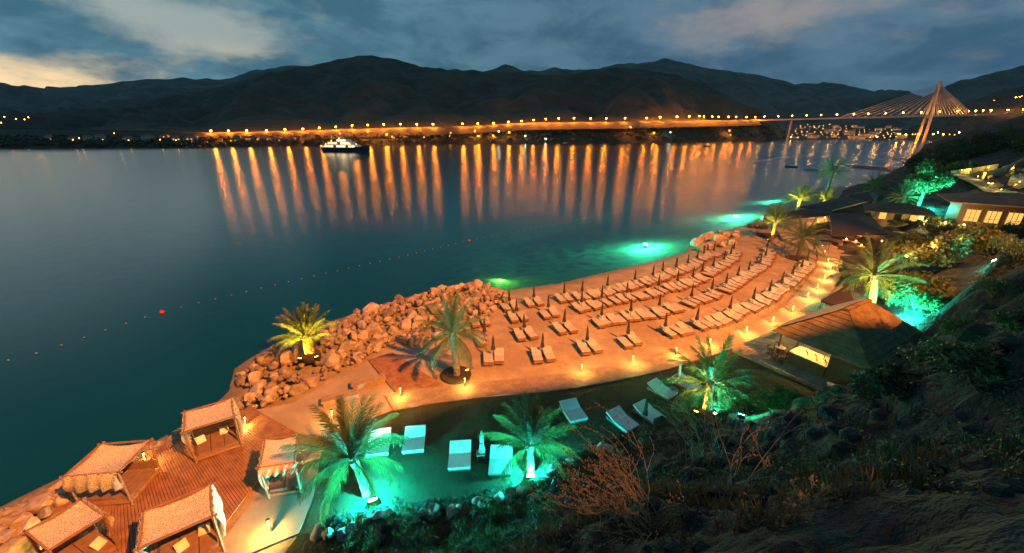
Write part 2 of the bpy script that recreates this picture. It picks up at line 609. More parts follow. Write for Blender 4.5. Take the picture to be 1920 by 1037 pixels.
P = [at(a, b, c) for a, b, c in CTRL]
P += [Vector(q) for q in [(-3, 1.5, 11), (-6, 1, 8), (-12, 0, 7), (-4, 6, 5.5), (-9, 7, 3.5), (0, 0, 18.0), (0, -4, 19), (-12, 9, .4), (-20, 6, .2), (-40, 0, 1), (-40, 8, -1.5), (-9, 19, -.3), (0, 22, -.3), (8, 24, -.3), (13, 25, -.3),
                           (17, 24, .2), (20, 25.5, .3), (24, 24.5, .8), (28, 24, 1.5), (31, 26, 1.2), (26, 30, -.5), (30, 32, -.2), (20, 32, -.5), (-10, 30, -.6), (5, 32, -.6), (37, 28, 2.5), (36, 31, 1.8), (42, 33, 3.2), (38, 36, 1.6), (44, 42, 2.0), (36, 42, -.2), (40, 50, .2), (48, 52, 1.2),
                           (34, 46, -.6), (52, 60, 1.4), (50, 75, .6), (60, 66, 2.0), (58, 54, 2.6), (66, 58, 3.2), (72, 66, 3.0), (62, 80, 1.5), (80, 70, 3.6), (84, 65, 4.4), (90, 70, 5.0), (78, 62, 3.9), (88, 62, 5.6), (70, 50, 7.5), (60, 42, 9.0), (50, 34, 10),
                           (80, 95, 2), (95, 112, 2), (110, 110, 5), (108, 90, 7.5), (120, 98, 9.5), (130, 90, 12.5), (100, 76, 7.5), (130, 128, 8), (140, 145, 5), (150, 120, 13), (170, 160, 9), (190, 205, 3), (205, 180, 12), (230, 240, 3), (260, 225, 16),
                           (180, 130, 19), (240, 180, 24), (150, 90, 20), (110, 60, 17), (80, 35, 19), (60, 15, 27), (290, 260, 22),
                           (4, -6, 24), (8.5, -11, 27), (22, -4, 27), (43, 3.5, 30), (30, -15, 42), (42, -16, 46), (60, -20, 50), (10, -30, 44), (-8, -15, 27), (-25, -20, 16), (-50, -20, 6), (90, -10, 46)]]
C = np.array([(p.x, p.y) for p in P])
zc = np.array([p.z for p in P])
K = np.hypot(C[:, None, 0] - C[None, :, 0], C[:, None, 1] - C[None, :, 1])
n = len(C)
A = np.zeros((n + 3, n + 3))
A[:n, :n] = K - np.eye(n) * .25
A[:n, n] = 1
A[:n, n + 1:] = C
A[n, :n] = 1
A[n + 1:, :n] = C.T
W = np.linalg.solve(A, np.concatenate([zc, np.zeros(3)]))
def cliff_z(X, Y):
    X, Y = np.asarray(X, float), np.asarray(Y, float)
    Z = W[n] + W[n + 1] * X + W[n + 2] * Y
    for i in range(n):
        Z = Z + W[i] * np.hypot(X - C[i, 0], Y - C[i, 1])
    return Z
def cliff_rough(x, y):
    d = math.hypot(x, y)
    a = .25 + min(d, 40) * .02
    v = fbm(x * .35, y * .35, 1.7, 3) * a
    rz = 1 - abs(noise.noise(Vector((x * .8, y * .8, 5.0)))) * 2
    v += rz * .30 + fbm(x * 2.2, y * 2.2, 9.0, 3) * .16
    # broken ledges
    q = v * 2.2 + fbm(x * .9, y * .9, 4.0, 2)
    v += (math.floor(q) + min(1, (q - math.floor(q)) * 3) - q) * .22
    return v - .1
def axis(lo, hi, n, k):
    a, b = math.asinh(lo / k), math.asinh(hi / k)
    return k * np.sinh(np.linspace(a, b, n))
cx = axis(-60, 330, 430, 5.0)
cy = axis(-45, 300, 380, 5.0)
X, Y = np.meshgrid(cx, cy)
Z = cliff_z(X, Y)
rg = np.array([cliff_rough(x, y) for x, y in zip(X.ravel(), Y.ravel())]).reshape(X.shape)
Z = Z + rg * np.clip((Z - .6) / 1.5, 0.05, 1)
Z = np.where(sdist(X, Y) < 1.0, np.minimum(Z, -1.5), Z)
tooclose = np.hypot(X, Y) < 3.5
Z = np.where(tooclose, np.minimum(Z, 18.0), Z)
struct(grid_mesh('cliff', cx, cy, Z, M['cliff'], True), 'dark rocky cliff rising below the camera')
def cz1(x, y):
    return float(W[n] + W[n + 1] * x + W[n + 2] * y + W[:n] @ np.hypot(x - C[:, 0], y - C[:, 1]))
def surf(px, py):
    """where the sight line through a photo point meets the cliff"""
    d = ray(px, py).normalized()
    s = 2.0
    while s < 230:
        p = Vector((0, 0, H)) + d * s
        z = cz1(p.x, p.y)
        if p.z < z + 1.5:
            z += cliff_rough(p.x, p.y)
        if p.z < max(z, GZ):
            return Vector((p.x, p.y, max(z, GZ)))
        s += .08 + s * .004
    return p
def ground(x, y):
    return float(max(cz1(x, y), GZ))

# ------------------------------------------------------------------ mountains across the water
def loft(name, ridge, dist, foot, x0, x1, nx, nt, back, material, amp, seed, mid=None, zfoot=0.0, label=None):
    """ridge line given as photo directions at a real distance; slope runs from a foot line to it and falls away behind"""
    vs, fs = [], []
    T = list(np.linspace(0, 1, nt)) + [1.25, 1.6]
    for i in range(nx):
        px = x0 + (x1 - x0) * i / (nx - 1)
        d = dist(px) if callable(dist) else dist
        top = atd(px, interp(ridge, px), d)
        df = foot(px) if callable(foot) else foot
        r = ray(px, HOR)
        bt = Vector((r.x * df / r.y, df, zfoot))
        for t_ in T:
            p = bt.lerp(top, min(t_, 1))
            if t_ > 1:
                p = top + (top - bt) * (t_ - 1)
                p.z = top.z * (1 - (t_ - 1) * 1.3)
            else:
                if mid:
                    tm, zm = mid(px)
                    p.z = zfoot + (zm - zfoot) * (t_ / tm) if t_ < tm else zm + (top.z - zm) * ((t_ - tm) / (1 - tm)) ** 1.12
                else:
                    p.z = zfoot + (top.z - zfoot) * (t_ ** 1.15)
            k = math.sin(min(t_, 1) * PI) ** .6 if 0 < t_ < 1 else 0
            k *= min(1, max(0, (t_ - .07) / .25)) if mid else 1
            s = 1 / (amp * 4.5)
            gl_ = abs(noise.noise(Vector((p.x * s, p.y * s * .45, seed)))) * 1.5
            p.z += (gl_ - .42 + .6 * fbm(p.x * s * 2.3, p.y * s * 1.6, seed + 4, 4)) * amp * k
            if t_ >= 1:
                p.z += fbm(p.x * s * 6, p.y * s * 3, seed, 3) * amp * .10
            vs.append(p)
    m_ = len(T)
    for i in range(nx - 1):
        for j in range(m_ - 1):
            a = i * m_ + j
            fs.append((a, a + m_, a + m_ + 1, a + 1))
    o = MB().add(vs, fs).build(name, material, None, True)
    return struct(o, label)

SHORE_FAR = [(-900, 277), (0, 277.5), (300, 277), (400, 276), (560, 273), (700, 271.5), (900, 269), (1200, 267.6), (1380, 264.5), (1450, 263), (1480, 262.5), (1700, 261), (2400, 261)]
def dshore(px):
    return at(px, interp(SHORE_FAR, px), 0).y
ROAD_PX = [(-400, 240), (0, 241.5), (60, 242), (200, 246.5), (300, 248), (380, 250), (470, 249), (560, 246.5), (650, 243.5), (760, 240), (860, 238.5), (920, 235), (980, 231.5), (1060, 230), (1180, 229), (1300, 227), (1440, 225)]
def road_pt(px, off=0.0):
    return atd(px, interp(ROAD_PX, px), dshore(px) + 62 + off)

RIDGE_MAIN = [(-500, 262), (-200, 246), (0, 234), (80, 220), (200, 202), (300, 185), (380, 172), (440, 155), (500, 138), (560, 127), (600, 119), (650, 108), (690, 104), (730, 110), (770, 121), (830, 129), (900, 133),
              (960, 137), (1040, 141), (1100, 136), (1160, 126), (1210, 130), (1270, 141), (1330, 163), (1380, 188), (1420, 212), (1450, 232), (1476, 256), (1490, 264)]
loft('hill', RIDGE_MAIN, lambda px: 1750 - abs(px - 700) * .55, lambda px: dshore(px), -500, 1490, 300, 46, 1, M['hill'], 62, 3.0,
     mid=lambda px: ((62 + 14) / max(80, (1750 - abs(px - 700) * .55) - dshore(px)), min(road_pt(px).z - 1.0, atd(px, interp(RIDGE_MAIN, px), dshore(px) + 80).z)),
     label='dark scrub-covered hill across the water, highest in the middle')
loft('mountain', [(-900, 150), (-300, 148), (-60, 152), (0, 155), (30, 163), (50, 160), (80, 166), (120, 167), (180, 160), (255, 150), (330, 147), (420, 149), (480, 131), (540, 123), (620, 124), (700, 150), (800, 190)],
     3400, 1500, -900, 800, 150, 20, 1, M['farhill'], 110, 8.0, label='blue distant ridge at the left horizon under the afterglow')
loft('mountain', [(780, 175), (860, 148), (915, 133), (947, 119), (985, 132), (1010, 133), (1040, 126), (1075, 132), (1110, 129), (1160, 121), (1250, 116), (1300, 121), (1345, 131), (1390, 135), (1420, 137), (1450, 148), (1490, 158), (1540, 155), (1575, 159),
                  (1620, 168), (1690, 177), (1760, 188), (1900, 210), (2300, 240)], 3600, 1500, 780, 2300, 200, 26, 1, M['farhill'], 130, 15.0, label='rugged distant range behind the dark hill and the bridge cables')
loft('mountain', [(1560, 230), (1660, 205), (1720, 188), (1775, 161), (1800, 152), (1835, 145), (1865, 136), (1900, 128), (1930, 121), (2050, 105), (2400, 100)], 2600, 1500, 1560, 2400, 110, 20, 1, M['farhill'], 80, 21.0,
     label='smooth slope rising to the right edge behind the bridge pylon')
loft('hill', [(1640, 262), (1700, 250), (1740, 232), (1790, 204), (1815, 192), (1850, 181), (1890, 170), (1925, 161), (2050, 145), (2400, 135)], lambda px: 1500, lambda px: 1060, 1640, 2400, 90, 18, 1, M['hill'], 30, 27.0,
     label='dark hillside with scattered lights where the bridge lands at the right')
# flat town shore below the bridge
ts = MB()
pl = [(-0, 0)]
tp = [atd(px, 300, dshore(px)).xy for px in range(1440, 2301, 60)]
tq = [Vector((atd(px, 300, 1700).x, 1700)) for px in range(1440, 2301, 60)]
vs = [(p.x, p.y, .6) for p in tp] + [(q.x, q.y, 26) for q in tq]
k = len(tp)
struct(ts.add(vs, [(i, i + 1, k + i + 1, k + i) for i in range(k - 1)]).build('town_shore_ground', M['asphalt']), 'low shore under the lit harbour town')

# coast road on the far shore: a ledge in the hillside
rd = MB()
pts = []
for i in range(100):
    px = -300 + 1745 * i / 99
    pts.append((road_pt(px, -9), road_pt(px, 6)))
vs, fs = [], []
for a, c in pts:
    zz_ = a.z
    vs += [(a.x * (a.y - 22) / a.y, a.y - 22, zz_ - 13), (a.x, a.y, zz_), (c.x, c.y, zz_ + .1), (c.x, c.y, zz_ + 1.4)]
for i in range(len(pts) - 1):
    for j in range(3):
        a = i * 4 + j
        fs.append((a, a + 4, a + 5, a + 1))
struct(rd.add(vs, fs).build('coast_road', M['asphalt']), 'coast road cut into the far hillside under a row of street lamps')

# ------------------------------------------------------------------ lawn, paving, boardwalks
def sheet(name, px, z, material, label, thick=.12):
    poly = [at(a, b, z).xy for a, b in px]
    return struct(MB().prism(poly, z - thick, z).build(name, material), label)

LAWN_EDGE = [(575, 985), (588, 930), (602, 850), (650, 800), (735, 769), (800, 757), (905, 744), (990, 736), (1080, 727), (1170, 710), (1250, 692), (1330, 668)]
poly = [at(a, b, GZ).xy for a, b in LAWN_EDGE] + [Vector(q) for q in [(21, 32), (26, 31), (28, 24), (20, 19), (8, 13), (-4, 11), (-11, 12.5)]]
lw = struct(MB().prism(poly, GZ - .1, GZ + .06).build('lawn', M['lawn']), 'dark lawn between the boardwalk and the cliff')

def planks(name, left, right, z, w_, material, label, gap=.025, thick=.09, skew=0):
    """a walk of cross planks between two edge lines (world xy); the planks are too fine to pick apart"""
    L = [Vector(p) for p in left]
    Rr = [Vector(p) for p in right]
    def length(S):
        return [0] + list(np.cumsum([(b - a).length for a, b in zip(S[:-1], S[1:])]))
    lL, lR = length(L), length(Rr)
    def pos(S, cum, t_):
        s = t_ * cum[-1]
        return Vector((float(np.interp(s, cum, [p.x for p in S])), float(np.interp(s, cum, [p.y for p in S]))))
    tot = max(lL[-1], lR[-1])
    k = max(2, int(tot / w_))
    mb = MB()
    g = gap / w_
    for i in range(k):
        a, c = (i + g / 2) / k, (i + 1 - g / 2) / k
        dz = random.uniform(-.006, .006)
        p = [pos(L, lL, a), pos(L, lL, c), pos(Rr, lR, c), pos(Rr, lR, a)]
        mb.prism(p, z - thick, z + dz)
    root = struct(obj(name, None, None, (0, 0, 0)), label)
    pk = mb.build('plank_layer', material, root)
    pk['kind'] = 'stuff'
    return root

def xy(lst, z):
    return [at(a, b, z).xy for a, b in lst]
BWZ = GZ + .14
BW_OUT = [(738, 769), (800, 757), (905, 744), (990, 736), (1080, 727), (1170, 710), (1250, 692), (1330, 668), (1400, 644), (1460, 622), (1510, 596), (1548, 562), (1576, 520), (1584, 490), (1572, 462)]
BW_IN = [(722, 742), (790, 729), (890, 717), (975, 709), (1062, 700), (1150, 683), (1228, 667), (1305, 645), (1372, 622), (1425, 601), (1468, 576), (1500, 544), (1524, 508), (1534, 484), (1530, 462)]
planks('boardwalk', xy(BW_IN, BWZ), xy(BW_OUT, BWZ), BWZ, .16, M['boardwood'], 'curved plank boardwalk between the beach and the dark lawn')
sheet('concrete_path', [(545, 757), (600, 730), (655, 700), (700, 668), (745, 652), (800, 655), (850, 690), (722, 742), (738, 769), (650, 800), (602, 850), (588, 930), (560, 1000), (470, 1037), (400, 1037), (480, 930), (520, 850), (470, 830), (462, 805), (440, 790), (455, 772)], GZ + .07, M['concrete'],
      'pale concrete path winding from the cabanas to the boardwalk')
planks('wooden_platform', xy([(690, 674), (716, 706), (742, 736)], GZ + .2), xy([(736, 660), (784, 692), (832, 722)], GZ + .2), GZ + .2, .16, M['deckwood'], 'red plank platform beside the breakwater rocks')
planks('cabana_deck', xy([(120, 900), (215, 890), (300, 838), (400, 790), (470, 762)], 1.25), xy([(60, 1075), (230, 1075), (400, 1010), (480, 905), (560, 812)], 1.25), 1.25, .17, M['deckwood'], 'red-brown plank deck under the cabanas')
planks('bar_deck', [(20.2, 31.2), (26.5, 21.4)], [(24.2, 33.6), (30.5, 23.8)], 1.34, .2, M['greywood'], 'grey plank deck around the bar hut', thick=.3)
# ================================================================== THINGS ON THE BEACH
AMBER, GREEN, SODIUM = (1, .60, .12), (.012, .82, .78), (1, .28, .032)

# ------------------------------------------------------------------ the floodlight mast on the road above the cliff that lights the beach
mast_xyz = Vector((42, -16, 50))
struct(MB().prism([(29.6, -8.5), (31.6, -6.9), (35.4, -5.9), (37.2, -5.4), (39.5, -5.2), (75, 8), (90, -30), (31, -34)], 0, 50).build('shade_block', M['stonewall']), 'unseen terrace block added to shade the lawn and cliff')  # unseen block added under the mast, its edge shaped to shade lawn and cliff
t_ = thing('floodlight_mast', 'tall sodium floodlight mast on the road above the cliff', 'floodlight', mast_xyz)
MB().tube([(0, 0, 0), (0, 0, 14)], [.3, .16], 10).build('pole', M['greymetal'], t_)
aim = at(1080, 600, GZ) - (mast_xyz + Vector((0, 0, 14)))
q = aim.to_track_quat('-Z', 'Y').to_matrix()
MB().box((0, 0, 14.2), (1.4, .8, .5), q).build('lamp_head', M['greymetal'], t_)
MB().box(Vector((0, 0, 14.2)) + aim.normalized() * .27, (1.2, .6, .04), q).build('lens', M['sodium'], t_)
light('SPOT', 'floodlight_lamp', t_, Vector((0, 0, 14.2)) + aim.normalized() * .5, 1060000, SODIUM, .22, 75, .25, aim)

# ------------------------------------------------------------------ boulders
def boulder_mesh(seed, material):
    r = random.Random(seed)
    import bmesh
    bm = bmesh.new()
    bmesh.ops.create_icosphere(bm, subdivisions=3, radius=1)
    planes = []
    for _ in range(11):
        d = Vector((r.gauss(0, 1), r.gauss(0, 1), r.gauss(0, 1))).normalized()
        planes.append((d, r.uniform(.5, .85)))
    for v in bm.verts:
        for d, h in planes:
            k = v.co.dot(d)
            if k > h:
                v.co -= d * (k - h)
        v.co *= 1 + .05 * noise.noise(v.co * 3 + Vector((seed, 0, 0)))
    me = bpy.data.meshes.new('boulder')
    bm.to_mesh(me)
    bm.free()
    me.materials.append(material)
    return me
BV = [boulder_mesh(i, M['rock']) for i in range(9)]
BVW = [boulder_mesh(20 + i, M['wetrock']) for i in range(5)]

def inside(p, poly):
    c = False
    for i in range(len(poly)):
        a, b_ = poly[i], poly[i - 1]
        if (a[1] > p[1]) != (b_[1] > p[1]) and p[0] < (b_[0] - a[0]) * (p[1] - a[1]) / (b_[1] - a[1]) + a[0]:
            c = not c
    return c

def scatter_rocks(px, count, smin, smax, zf, label, group, meshes, seed, avoid=()):
    r = random.Random(seed)
    poly = [at(a, b_, .8).xy for a, b_ in px]
    x0, x1 = min(p[0] for p in poly), max(p[0] for p in poly)
    y0, y1 = min(p[1] for p in poly), max(p[1] for p in poly)
    got = []
    tries = 0
    while len(got) < count and tries < 9000:
        tries += 1
        p = (r.uniform(x0, x1), r.uniform(y0, y1))
        if not inside(p, poly):
            continue
        s = smin + (smax - smin) * r.random() ** 1.8
        if any((p[0] - a[0]) ** 2 + (p[1] - a[1]) ** 2 < (.66 * (s + a[2])) ** 2 for a in got):
            continue
        if any((p[0] - a[0]) ** 2 + (p[1] - a[1]) ** 2 < a[2] ** 2 for a in avoid):
            continue
        got.append((p[0], p[1], s))
        o = obj('boulder', r.choice(meshes), None, (p[0], p[1], zf(p[0], p[1]) + s * .12), 0, (r.uniform(-.5, .5), r.uniform(-.5, .5), r.uniform(0, 6.28)), (s * r.uniform(.9, 1.3), s * r.uniform(.8, 1.1), s * r.uniform(.7, .95)))
        tag(o, label, 'boulder', group)
    return got

def rockz(x, y):
    d = float(sdist(np.array([x]), np.array([y]))[0])
    return max(-.1, min(1.15, .08 + .28 * d))
palm1 = at(582, 668, 1.45)
BWK = [(436, 742), (448, 690), (510, 646), (570, 621), (640, 596), (720, 569), (820, 541), (895, 528), (940, 545), (955, 560), (925, 592), (890, 615), (830, 640), (770, 650), (735, 652), (690, 674), (650, 698), (600, 725), (545, 752), (480, 775), (450, 768)]
scatter_rocks(BWK, 170, .42, 1.05, rockz, 'orange-lit stone boulder of the breakwater left of the beach', 'breakwater boulders', BV, 1, [(palm1.x, palm1.y, 1.7)])
scatter_rocks(BWK, 34, .25, .40, lambda x, y: rockz(x, y) + .1, 'orange-lit stone boulder of the breakwater left of the beach', 'breakwater boulders', BV, 2, [(palm1.x, palm1.y, 1.7)])
scatter_rocks([(-30, 985), (60, 930), (125, 895), (150, 930), (110, 960), (70, 990), (40, 1037), (-30, 1050)], 26, .4, .9, rockz, 'orange-lit stone boulder beside the cabanas at the water', 'boulders beside the cabanas', BV, 3)
scatter_rocks([(1293, 462), (1310, 440), (1345, 428), (1385, 440), (1372, 462), (1330, 470)], 24, .6, 1.6, lambda x, y: rockz(x, y) * .9, 'orange-lit stone boulder of the headland at the far end of the beach', 'headland boulders', BV, 4)
scatter_rocks([(1385, 432), (1405, 418), (1440, 405), (1470, 415), (1440, 435)], 12, .6, 1.5, rockz, 'dim stone boulder on the point behind the headland', 'boulders on the point', BVW, 5)
scatter_rocks([(385, 760), (420, 690), (500, 630), (560, 605), (640, 582), (720, 556), (715, 572), (640, 597), (560, 625), (505, 650), (445, 692), (430, 760), (320, 830), (280, 850), (320, 800)], 30, .4, 1.0, lambda x, y: -.75, 'dark submerged boulder in the shallows off the breakwater', 'submerged boulders', BVW, 6)

# rubble between the boulders, too small and many to pick apart
def rubble(px, count, smin, smax, zf, name, label, seed, material):
    r = random.Random(seed)
    poly = [at(a, b_, .8).xy for a, b_ in px]
    x0, x1 = min(p[0] for p in poly), max(p[0] for p in poly)
    y0, y1 = min(p[1] for p in poly), max(p[1] for p in poly)
    mb = MB()
    k = 0
    while k < count:
        p = (r.uniform(x0, x1), r.uniform(y0, y1))
        if not inside(p, poly):
            continue
        k += 1
        s = r.uniform(smin, smax)
        o = len(mb.v)
        mb.ico((0, 0, 0), s)
        q = Matrix.Rotation(r.random() * 6, 3, Vector((r.gauss(0, 1), r.gauss(0, 1), 1)).normalized())
        c = Vector((p[0], p[1], zf(*p) + s * .3))
        for i in range(o, len(mb.v)):
            v = Vector(mb.v[i]) * r.uniform(.7, 1.15)
            v.z *= .8
            mb.v[i] = tuple(q @ v + c)
    return tag(mb.build(name, material), label, None, None, 'stuff')
rubble(BWK, 900, .12, .34, lambda x, y: rockz(x, y) + .05, 'rubble', 'stone rubble between the breakwater boulders', 31, M['rock'])
rubble([(-30, 990), (60, 935), (125, 900), (240, 858), (320, 822), (400, 775), (440, 745), (455, 770), (430, 790), (330, 838), (290, 850), (240, 880), (120, 905), (60, 960), (-30, 1030)], 420, .15, .5, lambda x, y: rockz(x, y) - .05, 'shore_rubble', 'stone rubble along the water below the cabanas', 32, M['rock'])

# ------------------------------------------------------------------ palms
def frond_mesh(L, droop, leaflet, nleaf, seed, name='frond'):
    r = random.Random(seed)
    mb = MB()
    pts, ang, p = [], 0.0, Vector((0, 0, 0))
    K_ = 14
    for i in range(K_ + 1):
        pts.append(p.copy())
        a = -droop * (i / K_) ** 1.6
        p = p + Vector((math.cos(a), 0, math.sin(a))) * (L / K_)
    mb.tube(pts, [.035 * (1 - .85 * i / K_) for i in range(K_ + 1)], 4, False)
    for i in range(nleaf):
        s = .14 + .86 * (i + r.random() * .5) / nleaf
        f_ = s * K_
        j = min(int(f_), K_ - 1)
        c = pts[j].lerp(pts[j + 1], f_ - j)
        tg = (pts[j + 1] - pts[j]).normalized()
        up = tg.cross(Vector((0, 1, 0))).normalized() * -1
        ll = leaflet * (.45 + .75 * math.sin(PI * min(1, s * .85 + .12))) * r.uniform(.85, 1.1)
        for sd in (-1, 1):
            d = (tg * r.uniform(.85, 1.25) + Vector((0, sd, 0)) * r.uniform(.6, .85) + up * r.uniform(.15, .6)).normalized()
            wv = tg * .024
            tip = c + d * ll + Vector((0, 0, -.18 * ll))
            mid = c + d * ll * .55
            mb.add([c - wv, c + wv, mid + wv * .8, mid - wv * .8, tip], [(0, 1, 2, 3), (3, 2, 4)])
    return mb.mesh(name, M['frond'])
FR = {}
def fronds(L):
    k = round(L, 1)
    if k not in FR:
        FR[k] = [frond_mesh(L, d, 0.15 * L + .10, 44, i) for i, d in enumerate((.35, .7, 1.0, 1.35))]
    return FR[k]

def palm(label, base, th, L, nf, lean=(0, 0), r0=.26, up=1.0, seed=0, low=-25, group='palms along the beach'):
    r = random.Random(seed)
    t = thing('palm_tree', label, 'palm', base, 0, group)
    K_ = 26
    pts, rad = [], []
    for i in range(K_ + 1):
        s = i / K_
        pts.append((lean[0] * s * s, lean[1] * s * s, -.1 + (th + .1) * s))
        rad.append((r0 * (1.18 - .3 * s) + (.16 * r0 if s > .82 else 0)) * (1.07 if i % 2 else .95))
    MB().tube(pts, rad, 10).build('trunk', M['trunk'], t, False)
    top = Vector(pts[-1])
    fm = fronds(L)
    for i in range(nf):
        s = (i + .5) / nf
        el = 86 - (86 - low) * s ** up + r.uniform(-7, 7)
        az = i * 2.39996 + r.uniform(-.25, .25)
        k = min(3, max(0, int((1 - el / 90) * 3 + r.uniform(-.5, .8))))
        o = obj('frond', fm[k], t, top + Vector((math.cos(az), math.sin(az), 0)) * r0 * .5 + Vector((0, 0, -.25 * s)), 0, (r.uniform(-.3, .3), -R(el), az), r.uniform(.86, 1.08))
    return t

def floodlight(label, loc, aim, color, power, spot, lens, group=None, r_=.08, blend=.5, lift=.28):
    t = thing('floodlight', label, 'floodlight', loc, 0, group)
    a = Vector(aim).normalized()
    q = a.to_track_quat('-Z', 'Y').to_matrix()
    k_ = 1.7 if spot >= 170 else 1.0
    MB().box((0, 0, .03), (.22, .22, .06)).bar((0, 0, .05), (0, 0, lift), .04).build('stand', M['metal'], t)
    c = Vector((0, 0, lift))
    MB().box(c - a * .06, (.30 * k_, .22 * k_, .10), q).build('housing', M['metal'], t)
    MB().box(c + a * .005, (.25 * k_, .17 * k_, .02), q).build('lens', M[lens], t)
    if spot >= 170:
        light('POINT', 'floodlight_lamp', t, c + a * .22 + Vector((0, 0, .1)), power, color, r_)
        light('SPOT', 'floodlight_beam', t, c + a * .06, power * 5, color, r_, 135, .6, a)
    else:
        light('SPOT', 'floodlight_lamp', t, c + a * .06, power, color, r_, spot, blend, a)
    return t

pA = palm('palm glowing yellow on the breakwater rocks above the sea', palm1, 2.1, 2.8, 36, (-.1, .1), .36, 1.15, 1, 5)
pB = palm('dim brown-green palm between the breakwater and the first loungers', at(857, 706, GZ), 4.2, 3.1, 36, (-.2, 0), .27, 1.0, 2, -30)
pC = palm('green-lit palm by the brightest floodlight beside the small cabana', at(687, 928, GZ), 2.6, 3.3, 42, (-.55, .2), .24, 1.0, 3, -6)
pD = palm('green-lit palm in the middle of the dark lawn beside the white beds', at(994, 884, GZ), 2.2, 2.9, 38, (-.05, 0), .25, 1.1, 4, 14)
pE = palm('palm lit half yellow half teal in front of the bar hut', surf(1322, 783), 2.9, 3.3, 32, (-.1, 0), .25, 1.0, 5, -22)
gz = lambda p: Vector((p.x, p.y, ground(p.x, p.y)))
def on(px, py):
    p = at(px, py, GZ)
    for _ in range(12):
        p = at(px, py, ground(p.x, p.y))
    return p
pF = palm('tall golden palm behind the bar roof next to the teal bush', Vector((39.5, 39.0, 1.5)), 4.2, 4.3, 36, (-.6, .3), .32, .8, 6, -30)
pG = palm('dark palm at the head of the lounger rows', at(1496, 484, GZ), 3.4, 3.6, 40, (0, 0), .32, 1.0, 7, -30)
pH = palm('yellow palm with round planter at the headland end of the beach', at(1446, 450, 1.3), 3.4, 3.3, 40, (0, 0), .32, 1.2, 8, 5)
pI = palm('yellow palm furthest out on the point near the water', at(1494, 398, 1.0), 3.4, 3.8, 40, (0, 0), .36, 1.3, 9, 5)
pJ = palm('short yellow palm right of the one on the point', at(1545, 385, 1.0), 1.8, 3.2, 34, (0, 0), .32, 1.3, 10, 5)
pK = palm('tall dark palm silhouetted against the water behind the yellow ones', at(1546, 378, 1.0), 8.4, 4.4, 36, (0, 0), .34, 1.0, 11, -25)
pL = palm('dim palm at the water behind the dark awnings', at(1632, 372, 1.0), 4.2, 4.0, 34, (0, 0), .34, 1.0, 12, -25)
pM = palm('dim palm at the corner of the restaurant roof', at(1684, 402, 3.0), 3.8, 3.4, 34, (0, 0), .3, 1.0, 13, -25)

amber, dim = 'amber floodlights at the palms', None
floodlight('small amber spotlight beside the palm on the breakwater', palm1 + Vector((.8, -.5, .0)), (-.5, .35, 1.5), (1, .60, .04), 14000, 120, 'amberlens', amber)
floodlight('second amber spotlight on the sea side of the breakwater palm', palm1 + Vector((-.5, -.75, 0)), (.2, .6, 1.6), (1, .60, .04), 12000, 120, 'amberlens', amber)
floodlight('amber spotlight in the dark planter of the brown-green palm', at(876, 700, GZ) + Vector((0, 0, .05)), (-.5, .6, 2), (1, .62, .10), 1200, 75, 'amberlens', amber)
floodlight('amber spotlight at the foot of the half teal palm', surf(1303, 782) + Vector((0, 0, .15)), (.2, .3, 1), (1, .6, .08), 9000, 120, 'amberlens', amber)
floodlight('teal spotlight at the foot of the half yellow palm', surf(1337, 784) + Vector((0, 0, .15)), (-.15, .25, 1), (.02, .9, .8), 16000, 130, 'greenlens', amber, lift=.2)
floodlight('brightest white-green floodlight, left on the dark lawn', at(700, 944, GZ), (-.35, .9, 2.0), GREEN, 5600, 170, 'greenlens', 'green floodlights on the lawn')
floodlight('white-green floodlight under the lawn palm by the white beds', at(995, 898, GZ), (0, .6, 1.6), GREEN, 3900, 170, 'greenlens', 'green floodlights on the lawn')
floodlight('golden floodlight under the tall palm behind the bar', Vector((38.7, 38.2, 1.5)), (.1, .12, 1), (1, .66, .08), 20000, 80, 'amberlens', amber)
floodlight('teal floodlight aimed at the bush behind the bar roof', Vector((38.9, 35.2, 2.1)), (.75, .15, .7), (.02, 1, .66), 5000, 170, 'greenlens', amber)
for lab, p, pw in (('amber spotlight at the planter palm', at(1440, 452, 1.3), 9000), ('amber spotlight at the outermost yellow palm', at(1490, 400, 1.0), 15000), ('amber spotlight at the short yellow palm', at(1541, 387, 1.0), 12000)):
    floodlight(lab + ' on the point', p, (.15, .25, 1), (1, .66, .08), pw, 85, 'amberlens', amber)

# round planters of dark soil under palms
for lab, p, rr in (('round dark planter bed around the brown-green palm', at(855, 704, GZ), 1.25), ('small round dark bed under the breakwater palm', palm1 + Vector((0, 0, .05)), .85), ('round dark planter at the end of the lounger rows', at(1437, 441, 1.2), 1.7), ('round dark bed under the palm at the head of the rows', at(1494, 485, GZ), 1.6)):
    tag(MB().lathe([(rr, -.3), (rr * 1.02, .12), (rr * .93, .16), (rr * .5, .22), (.02, .24)], 22).build('planter_bed', M['soil'], None, True, p), lab, 'planter')

# ------------------------------------------------------------------ loungers and parasols in four rows
def crop4(x, y):
    return (860 + x / 3.457, 420 + y / 3.457)
def crop5(x, y):
    return (1180 + x / 3.457, 400 + y / 3.457)
ROW_A = [crop4(*q) for q in [(335, 512), (493, 488), (692, 462), (808, 448), (975, 413), (1155, 373), (1272, 343), (1337, 316), (1422, 290)]] + [crop5(*q) for q in [(316, 360), (395, 333), (452, 298), (497, 268), (560, 250)]]
ROW_B = [crop4(*q) for q in [(140, 612), (385, 580), (590, 555), (808, 520), (940, 488), (1103, 460)]] + [crop5(*q) for q in [(205, 482), (327, 450), (425, 422), (487, 387), (560, 350), (627, 310), (672, 272), (688, 238)]]
ROW_C = [crop4(*q) for q in [(172, 720), (435, 690), (692, 652), (935, 607), (1130, 580)]] + [crop5(*q) for q in [(208, 613), (417, 552), (550, 503), (643, 465), (717, 415), (790, 375), (862, 325), (898, 283), (908, 222)]]
